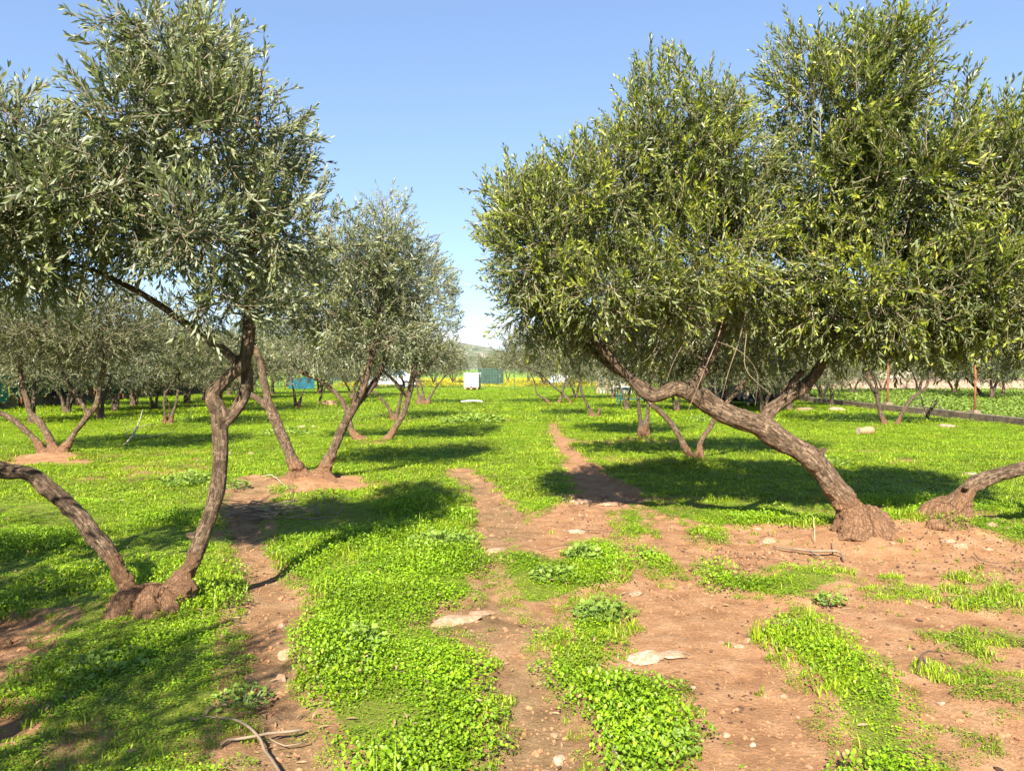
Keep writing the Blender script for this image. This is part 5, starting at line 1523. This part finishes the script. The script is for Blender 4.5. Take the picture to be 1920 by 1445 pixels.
# ------------------------------------------------------------------ water tank on its pallet
def tank():
    g = G(886, 731)
    t = thing('water_tank', 'white cube-shaped water tank on a pallet at the end of the lane', 'tank', (g[0], g[1], 0.03), -0.12)
    W, D, Hh = 1.0, 1.15, 1.05
    bm = bmesh.new(); bmesh.ops.create_cube(bm, size=1.0)
    for v in bm.verts: v.co = (v.co.x * (W - .06), v.co.y * (D - .06), v.co.z * (Hh - .04) + 0.16 + Hh / 2)
    bmesh.ops.bevel(bm, geom=bm.edges[:], offset=0.07, segments=3, affect='EDGES', profile=0.5)
    me = bpy.data.meshes.new('bladder'); bm.to_mesh(me); bm.free(); me.materials.append(M['white_plastic'])
    b = obj('bladder', me, t)
    mb = MB(); mb.tube([[0, 0, 0.16 + Hh - .03], [0, 0, 0.16 + Hh + .05]], [.09, .09], 16); mb.build('lid', M['rubber'], b)
    mb = MB(); mb.tube([[0, -D / 2 - .10, .26], [0, -D / 2 + .05, .26]], [.035, .045], 10); mb.build('valve', M['rubber'], b)
    for k in range(6):
        z = 0.24 + k * 0.17
        mb = MB()
        mb.tube([[-W / 2, -D / 2, z], [W / 2, -D / 2, z], [W / 2, D / 2, z], [-W / 2, D / 2, z], [-W / 2, -D / 2, z]], .011, 6)
        mb.build('cage_bar', M['white_plastic'], t)
    for k in range(6):
        x = -W / 2 + W * k / 5
        for s in (-1, 1):
            mb = MB(); mb.tube([[x, s * (D / 2 + .012), .17], [x, s * (D / 2 + .012), .17 + Hh]], .011, 6); mb.build('cage_bar', M['white_plastic'], t)
    for k in range(1, 6):
        y = -D / 2 + D * k / 6
        for s in (-1, 1):
            mb = MB(); mb.tube([[s * (W / 2 + .012), y, .17], [s * (W / 2 + .012), y, .17 + Hh]], .011, 6); mb.build('cage_bar', M['galv'], t)
    mb = MB(); mb.box((0, -D / 2 - .03, .42), (.34, .012, .12)); mb.build('name_plate', M['galv'], t)
    pal = MB(); pal.box((0, 0, .145), (W, D, .024)); po = pal.build('pallet', M['wood'], t)
    for x in (-.42, 0, .42):
        for y in (-.5, 0, .5):
            mb = MB(); mb.box((x, y, .08), (.13, .14, .105)); mb.build('block', M['wood'], po)
tank()

# ------------------------------------------------------------------ wire fence across the back
FY = 54.0
def wire_fence(x0, x1, y0, y1, label, hgt=1.55, cell=0.2, n_h=8, step=2.6, post='green_post'):
    t = thing('wire_fence', label, 'fence', (x0, y0, 0), math.atan2(y1 - y0, x1 - x0))
    L = math.hypot(x1 - x0, y1 - y0)
    n = int(L / step)
    mb0 = MB(); mb0.tube([[0, 0, -0.1], [0, 0, hgt + .05]], [.028, .028], 8)
    pm = mb0.mesh('post', [M[post]])
    for k in range(n + 1):
        o = obj('post', pm, t, (L * k / n, 0, 0))
        o.rotation_euler = (0, rr.uniform(-.02, .02), 0)
    mb = MB()
    for k in range(n_h):
        z = 0.12 + (hgt - .16) * k / (n_h - 1)
        mb.box((L / 2, 0.034, z), (L, .005, .005))
    for k in range(int(L / cell)):
        mb.box((cell * (k + .5), 0.041, hgt / 2 + .06), (.004, .004, hgt - .1))
    mb.build('wire_mesh', M['wire'], t)
wire_fence(-19.2, 14.0, FY, FY + 1.0, 'wire mesh fence on thin posts across the back of the grove')

def drape(name, label, x0, x1, y0, y1, z0, z1, mat, seed, sag=0.10, folds=7, cat='tarp', group=None, wav=0.07):
    """a hung sheet with folds and thickness"""
    r = np.random.default_rng(seed)
    L = math.hypot(x1 - x0, y1 - y0)
    nu, nv = max(14, int(L * 9)), 9
    u, v = np.meshgrid(np.linspace(0, 1, nu), np.linspace(0, 1, nv))
    u, v = u.ravel(), v.ravel()
    ph = r.uniform(0, 6.28)
    off = wav * np.sin(u * folds * 6.28 + ph + 1.2 * np.sin(v * 3 + ph)) * (0.35 + 0.65 * (1 - v)) + 0.06 * (noise2(u * L, v, 2.0, seed) - .5)
    top = z1 - sag * np.abs(np.sin(u * folds * 1.6 + ph)) * v
    bot = z0 + 0.10 * (noise2(u * L, v * 0, 1.3, seed + 3) - .5)
    z = bot + (top - bot) * v
    nxn, nyn = -(y1 - y0) / L, (x1 - x0) / L
    V = np.stack([(x1 - x0) * u + nxn * off, (y1 - y0) * u + nyn * off, z], 1)
    i = np.arange(nv - 1)[:, None] * nu + np.arange(nu - 1)[None]
    q = np.stack([i, i + 1, i + nu + 1, i + nu], 2).reshape(-1, 4)
    th = np.array([nxn, nyn, 0]) * 0.006
    n = len(V)
    o = obj(name, mesh_np(name, np.vstack([V, V + th]), [np.vstack([q, q[:, ::-1] + n])], [M[mat]], smooth=True), None, (x0, y0, 0))
    return tag(o, label, cat, group)

# left boundary: low stone wall, posts and hung tarps
XL = -19.0
def stone_wall():
    r = np.random.default_rng(9)
    t = thing('stone_wall', 'low grey rubble wall under the hung tarps on the left', 'wall', (XL - .25, 20, 0))
    protos = []
    for k in range(5):
        bm = bmesh.new(); bmesh.ops.create_icosphere(bm, subdivisions=1, radius=0.5)
        for v in bm.verts: v.co *= r.uniform(.8, 1.15)
        me = bpy.data.meshes.new('stone'); bm.to_mesh(me); bm.free(); me.materials.append(M['stone_wall']); protos.append(me)
    mb = MB(); mb.box((0, 17, .22), (.30, 34, .44)); mb.build('core', M['stone_wall'], t)
    n = 0
    y = 4.0
    while y < 34 and n < 190:
        for z in (.10, .30, .47):
            w = r.uniform(.34, .56)
            o = obj('stone', protos[r.integers(0, 5)], t, (0.10, y + r.uniform(-.1, .1), z))
            o.scale = (r.uniform(.22, .3), w * 1.05, .24); o.rotation_euler = (r.uniform(-.2, .2), 0, r.uniform(-.1, .1)); n += 1
        y += 0.48
stone_wall()
def tarp_fence():
    t = thing('post_fence', 'row of thin dark posts and wires carrying the left tarps', 'fence', (XL, 22, 0), math.pi / 2)
    mb0 = MB(); mb0.tube([[0, 0, 0], [0, 0, 1.55]], [.03, .03], 8); pm = mb0.mesh('post', [M['rust']])
    for k in range(13): obj('post', pm, t, (k * 2.6, 0, 0))
    for z in (.7, 1.1, 1.45):
        mb = MB(); mb.box((15.6, 0.034, z), (31.2, .007, .007)); mb.build('wire', M['wire'], t)
tarp_fence()
for i, (y0, y1, z0, z1, mat, lab) in enumerate([
    (23.4, 26.6, .35, 1.40, 'teal_dark', 'dark teal tarp at the left end of the hung tarps'),
    (26.7, 28.9, .30, 1.42, 'teal_bright', 'brighter teal tarp hung second from the left'),
    (29.0, 31.4, .45, 1.40, 'teal_dark', 'dark teal tarp between the bright teal and navy ones'),
    (31.5, 34.8, .45, 1.48, 'navy', 'navy tarp with sagging folds among the left tarps'),
    (34.9, 38.0, .30, 1.65, 'green_net', 'dark green net hung right of the navy tarp'),
    (38.1, 40.4, .30, 1.60, 'green_net_lite', 'lighter green net among the dark green ones'),
    (40.5, 45.4, .28, 1.55, 'green_net', 'long dark green net towards the far end of the tarps'),
    (45.5, 51.5, .25, 1.50, 'black_cloth', 'blackish net at the far end of the left tarps'),
]):
    drape('tarp', lab, XL + .12, XL + .12, y0, y1, z0, z1, mat, 800 + i, group='tarps hung on the left fence')
drape('tarp', 'turquoise tarp hung on the back wire fence', *[(px - 960) / F * FY for px in (542, 590)], FY - .12, FY - .10, .12, .95, 'teal', 821, folds=4)
drape('shade_net', 'sea green shade netting standing behind the white tank', *[(px - 960) / F * 66 for px in (896, 944)], 66, 66, 0.2, 1.6, 'green_net_lite', 822, folds=6, cat='net')
drape('shade_net', 'dull green netting behind the fence left of the lane', *[(px - 960) / F * 64 for px in (600, 668)], 64, 64, 0.5, 1.7, 'green_net_lite', 823, folds=5, cat='net')

# black shelter on the right
def shelter():
    g = G(1402, 764)
    d = g[1]
    x0, x1 = (1342 - 960) / F * d, (1462 - 960) / F * d
    t = thing('black_shelter', 'black cloth shelter with hanging strips behind the leaning trunk', 'shelter', (x0, d, 0))
    W = x1 - x0
    for x in (0, W / 2, W):
        for y in (0, 2.4):
            mb = MB(); mb.tube([[x, y, -.05], [x, y, 2.5]], [.05, .045], 8); mb.build('post', M['wood'], t)
    r = np.random.default_rng(3)
    n = 15
    for k in range(n):
        mb = MB()
        cx = W * (k + .5) / n; w = W / n * 0.56
        zb = r.uniform(.15, .4)
        zs = np.linspace(zb, 2.5, 7)
        off = r.normal(0, .03, 7)
        V = np.array([[cx + sx * w + o * .6, -0.05 + o + (.02 if k % 2 else 0) + th, z] for th in (0, .012) for z, o in zip(zs, off) for sx in (-1, 1)])
        F4 = [[2 * i, 2 * i + 1, 2 * i + 3, 2 * i + 2] for i in range(6)]
        mb.add(V, [np.array(F4 + [[a + 14 for a in f][::-1] for f in F4])])
        mb.build('curtain_strip', M['black_cloth'], t)
    mb = MB(); mb.add([[-.1, -.12, 2.5], [W + .1, -.12, 2.5], [W + .1, 2.5, 2.62], [-.1, 2.5, 2.62], [-.1, -.12, 2.54], [W + .1, -.12, 2.54], [W + .1, 2.5, 2.66], [-.1, 2.5, 2.66]], [np.array([[0, 3, 2, 1], [4, 5, 6, 7], [0, 1, 5, 4], [2, 3, 7, 6], [1, 2, 6, 5], [3, 0, 4, 7]])]); mb.build('roof', M['black_cloth'], t)
    for a, b in (((0.0, 2.45), (W, 2.45)), ((-.02, 0.05), (-.02, 2.4)), ((W + .02, 0.05), (W + .02, 2.4))):
        mb = MB(); mb.box(((a[0] + b[0]) / 2, (a[1] + b[1]) / 2, 1.3), (max(.02, abs(b[0] - a[0])), max(.02, abs(b[1] - a[1])), 2.3)); mb.build('side_sheet', M['black_cloth'], t)
shelter()
def table():
    g = G(1186, 757)
    t = thing('garden_table', 'small dark teal metal table with pale top behind the right row', 'table', (g[0], g[1], 0), 0.1)
    mb = MB(); mb.box((0, 0, .74), (1.35, .7, .04)); mb.build('table_top', M['scrap_white'], t)
    for x in (-.6, .6):
        for y in (-.28, .28):
            mb = MB(); mb.box((x, y, .36), (.06, .06, .72)); mb.build('leg', M['teal_paint'], t)
    mb = MB(); mb.box((0, 0, .66), (1.2, .56, .11)); mb.build('apron', M['teal_paint'], t)
    mb = MB(); mb.box((0, 0, .22), (1.14, .5, .03)); mb.build('shelf', M['teal_paint'], t)
table()
def planks():
    d = 46.0
    x0 = (1120 - 960) / F * d
    t = thing('plank_fence', 'weathered upright plank fence beyond the teal table', 'fence', (x0, d, 0))
    r = np.random.default_rng(8)
    for k in range(11):
        h = r.uniform(1.15, 1.4)
        mb = MB(); mb.box((k * .2, r.normal(0, .015), h / 2), (.13, .03, h)); mb.build('plank', M['galv' if k % 3 else 'wood'], t)
    for z in (.35, 1.0):
        mb = MB(); mb.box((1.0, .045, z), (2.3, .035, .08)); mb.build('rail', M['wood'], t)
planks()
d = 66.0
mb = MB()
V = np.array([[-.95, 0, .05], [.85, 0, .05], [.85, 0, 1.15], [-.25, 0, 1.15], [-.6, 0, .75]])
Vb = V + [0, 1.3, 0]
mb.add(np.vstack([V, Vb]), [np.array([[0, 1, 2, 3], [8, 7, 6, 5]]), np.array([[0, 3, 4], [9, 8, 5]]), np.array([[i, i + 5, (i + 1) % 5 + 5, (i + 1) % 5] for i in range(5)])])
tag(mb.build('white_trailer', M['white_plastic'], None, False, ((1046 - 960) / F * d, d, 0)), 'white boxy shape with a sloping front beyond the fence behind right row stems', 'trailer')

def car():
    d = 58.5
    t = thing('parked_car', 'pale car with bluish windows parked beyond the fence behind left row', 'car', ((728 - 960) / F * d, d, 0), 0.35)
    prof = np.array([(-1.95, .35), (-1.98, .72), (-1.85, .92), (-1.1, 1.0), (-.45, 1.45), (.75, 1.5), (1.5, 1.08), (1.9, 1.0), (1.98, .6), (1.95, .32)])
    n = len(prof)
    V, fc = [], []
    for s, wv in ((-1, .80), (1, .80)):
        for x, z in prof: V.append([x, s * (wv - max(0, z - .95) * .28), z])
    mb = MB(); mb.add(V, [np.array([[i, (i + 1) % n, (i + 1) % n + n, i + n] for i in range(n)]), np.array([list(range(n))[::-1]]), np.array([list(range(n, 2 * n))])])
    b = mb.build('body', M['car_paint'], t)
    for s in (-1, 1):
        mb = MB(); y = s * .705
        mb.add([[-.88, s * .795, 1.02], [.15, s * .795, 1.02], [.15, s * .69, 1.40], [-.42, s * .69, 1.38]], [np.array([[0, 1, 2, 3]])]); mb.build('side_window', M['car_glass'], t)
        mb = MB(); mb.add([[.22, s * .795, 1.02], [1.25, s * .795, 1.06], [.72, s * .69, 1.42], [.22, s * .69, 1.40]], [np.array([[0, 1, 2, 3]])]); mb.build('side_window', M['car_glass'], t)
        for x in (-1.25, 1.2):
            w = MB(); w.tube([[x, s * .66, .31], [x, s * .83, .31]], [.31, .31], 18); wo = w.build('wheel', M['rubber'], t)
            w = MB(); w.tube([[x, s * .80, .31], [x, s * .84, .31]], [.19, .17], 14); w.build('rim', M['galv'], wo)
        mb = MB(); mb.box((-1.93, s * .58, .72), (.10, .30, .14)); mb.build('headlight', M['white_plastic'], t)
    mb = MB(); mb.add([[-1.06, -.70, 1.035], [-1.06, .70, 1.035], [-.50, .60, 1.435], [-.50, -.60, 1.435]], [np.array([[0, 1, 2, 3]])]); mb.build('windscreen', M['car_glass'], t)
    mb = MB(); mb.box((-1.97, 0, .48), (.08, 1.5, .18)); mb.build('bumper', M['rubber'], t)
car()

# ------------------------------------------------------------------ kerb, posts, house on the right
def kerb():
    t = thing('low_kerb', 'low mossy concrete kerb running along the crop on the right', 'kerb', (13.75, 12, 0))
    r = np.random.default_rng(2)
    y = 0.0
    while y < 30:
        L = r.uniform(1.5, 2.4)
        mb = MB(); mb.box((r.normal(0, .02), y + L / 2, .075 + r.normal(0, .008)), (.22, L - .03, .26), r.normal(0, .008)); mb.build('block', M['concrete'], t)
        y += L
kerb()
for px, y, lab in ((1813, 23.2, 'taller rusty iron post in a concrete footing at the right'), (1658, 28.6, 'slim rusty iron post behind the wide V tree')):
    t = thing('iron_post', lab, 'post', (13.95, y, 0), 0, 'rusty posts along the kerb')
    mb = MB(); mb.tube([[0, 0, .15], [.01, 0, 1.0], [0, 0, 2.1]], [.035, .035, .033], 8); mb.build('shaft', M['rust'], t, True)
    mb = MB(); mb.box((0, 0, .14), (.24, .24, .30), .2); mb.build('footing', M['concrete'], t)
def bank():
    x, y = np.meshgrid(np.linspace(18, 52, 60), np.linspace(54, 66, 14))
    x, y = x.ravel(), y.ravel()
    z = 0.75 * sstep(54, 57, y) * sstep(18, 22, x) + .25 * (noise2(x, y, .6, 4) - .5) * sstep(54, 55, y) - .02
    i = np.arange(13)[:, None] * 60 + np.arange(59)[None]
    q = np.stack([i, i + 1, i + 61, i + 60], 2).reshape(-1, 4)
    o = obj('sandy_bank', mesh_np('sandy_bank', np.stack([x, y, z], 1), [q], [M['plaster_soil']], smooth=True))
    o['kind'] = 'structure'; o['label'] = 'pale sandy bank beyond the crop field'
M['plaster_soil'] = plain('plaster_soil', (0.34, 0.235, 0.155), 0.95, 0.35, 1.2)
bank()
def house():
    d = 68.0
    x0 = (1618 - 960) / F * d
    t = thing('low_house', 'low pale house with a red door beyond the bank on the right', 'house', (x0, d, .3))
    W = 8.6
    mb = MB(); mb.box((W / 2, 2.2, .75), (W, 4.4, 1.7)); mb.build('wall', M['plaster'], t)
    mb = MB(); mb.box((W / 2, 2.2, 1.70), (W + .5, 4.9, .2)); mb.build('roof', M['roof'], t)
    mb = MB(); mb.box((.55, -.04, .58), (.9, .08, 1.3)); do = mb.build('door', M['red_paint'], t)
    mb = MB(); mb.box((.85, -.10, .6), (.05, .05, .12)); mb.build('handle', M['galv'], do)
    for x in (2.6, 4.8, 7.0):
        mb = MB(); mb.box((x, -.02, .95), (.8, .06, .6)); wo = mb.build('window', M['wood'], t)
        for s in (-.24, .24):
            mb = MB(); mb.box((x + s * .8, -.06, .95), (.32, .03, .5)); mb.build('pane', M['glass_dark'], wo)
    mb = MB(); mb.box((6.4, -.6, .25), (2.6, .5, .9)); mb.build('low_wall', M['stone_wall'], t)
house()

# yellowing citrus and bare shrubs near the right fence
def shrub(px, py, h, rad, label, mat, n, seed, bare=False):
    g = G(px, py)
    r = np.random.default_rng(seed)
    o = np.array([g[0], g[1], Hs(g[0], g[1])])
    t = thing('bare_shrub' if bare else 'citrus_shrub', label, 'shrub', tuple(o), 0, 'shrubs by the right fence')
    lim = [np.array([[0, 0, -.05, .05], [.05 * math.cos(a), .05 * math.sin(a), h * .25, .035], [rad * .5 * math.cos(a), rad * .5 * math.sin(a), h * .6, .022], [rad * .8 * math.cos(a), rad * .8 * math.sin(a), h * .95, .01]]) for a in r.uniform(0, 6.28, 4)]
    S, SR = make_trunk(t, np.zeros(3), lim, .025, 'bark_far', r, seed=seed, dirt_h=0.1)
    k = S[:, 2] > h * .25
    if bare:
        mb = MB()
        nd = S[k].copy()
        for _ in range(n):
            tg = np.array([0, 0, h * .62]) + r.normal(0, 1, 3) * np.array([rad * .5, rad * .5, h * .25])
            tg[2] = max(tg[2], .2)
            j = np.argmin(np.linalg.norm(nd - tg, axis=1)); a = nd[j]
            p = catmull(np.array([[*a], [*(a * .5 + tg * .5 + r.normal(0, .05, 3))], [*tg]]), .15)
            mb.tube(p, np.linspace(.014, .005, len(p)), 4, False); nd = np.vstack([nd, p])
        c = mb.build('twig_mass', M['twig_pale'], t); c['kind'] = 'stuff'
    else:
        make_crown('crown', t, np.zeros(3), S[k], SR[k], [(np.array([0, 0, h * .62 + .5]), np.array([rad, rad, h * .45]), 1.0)], r, n, 'far', mat, n_branch=24, gap=.36, gap_sc=1.2, seed=seed, scale=.8)
shrub(1578, 738, 2.0, .9, 'yellowing citrus shrub between dark stems and wide V tree', 'citrus', 200, 901)
shrub(1700, 731, 2.3, 1.6, 'bare twiggy shrub before the low house', None, 220, 902, True)
shrub(1752, 730, 2.2, 1.5, 'bare twiggy shrub right of another before the house', None, 200, 903, True)
shrub(1640, 730, 2.4, 1.4, 'bare twiggy shrub left of another before the house', None, 200, 904, True)
shrub(1738, 790, .85, .5, 'small dead shrub in the grass beside the kerb', None, 22, 905, True)
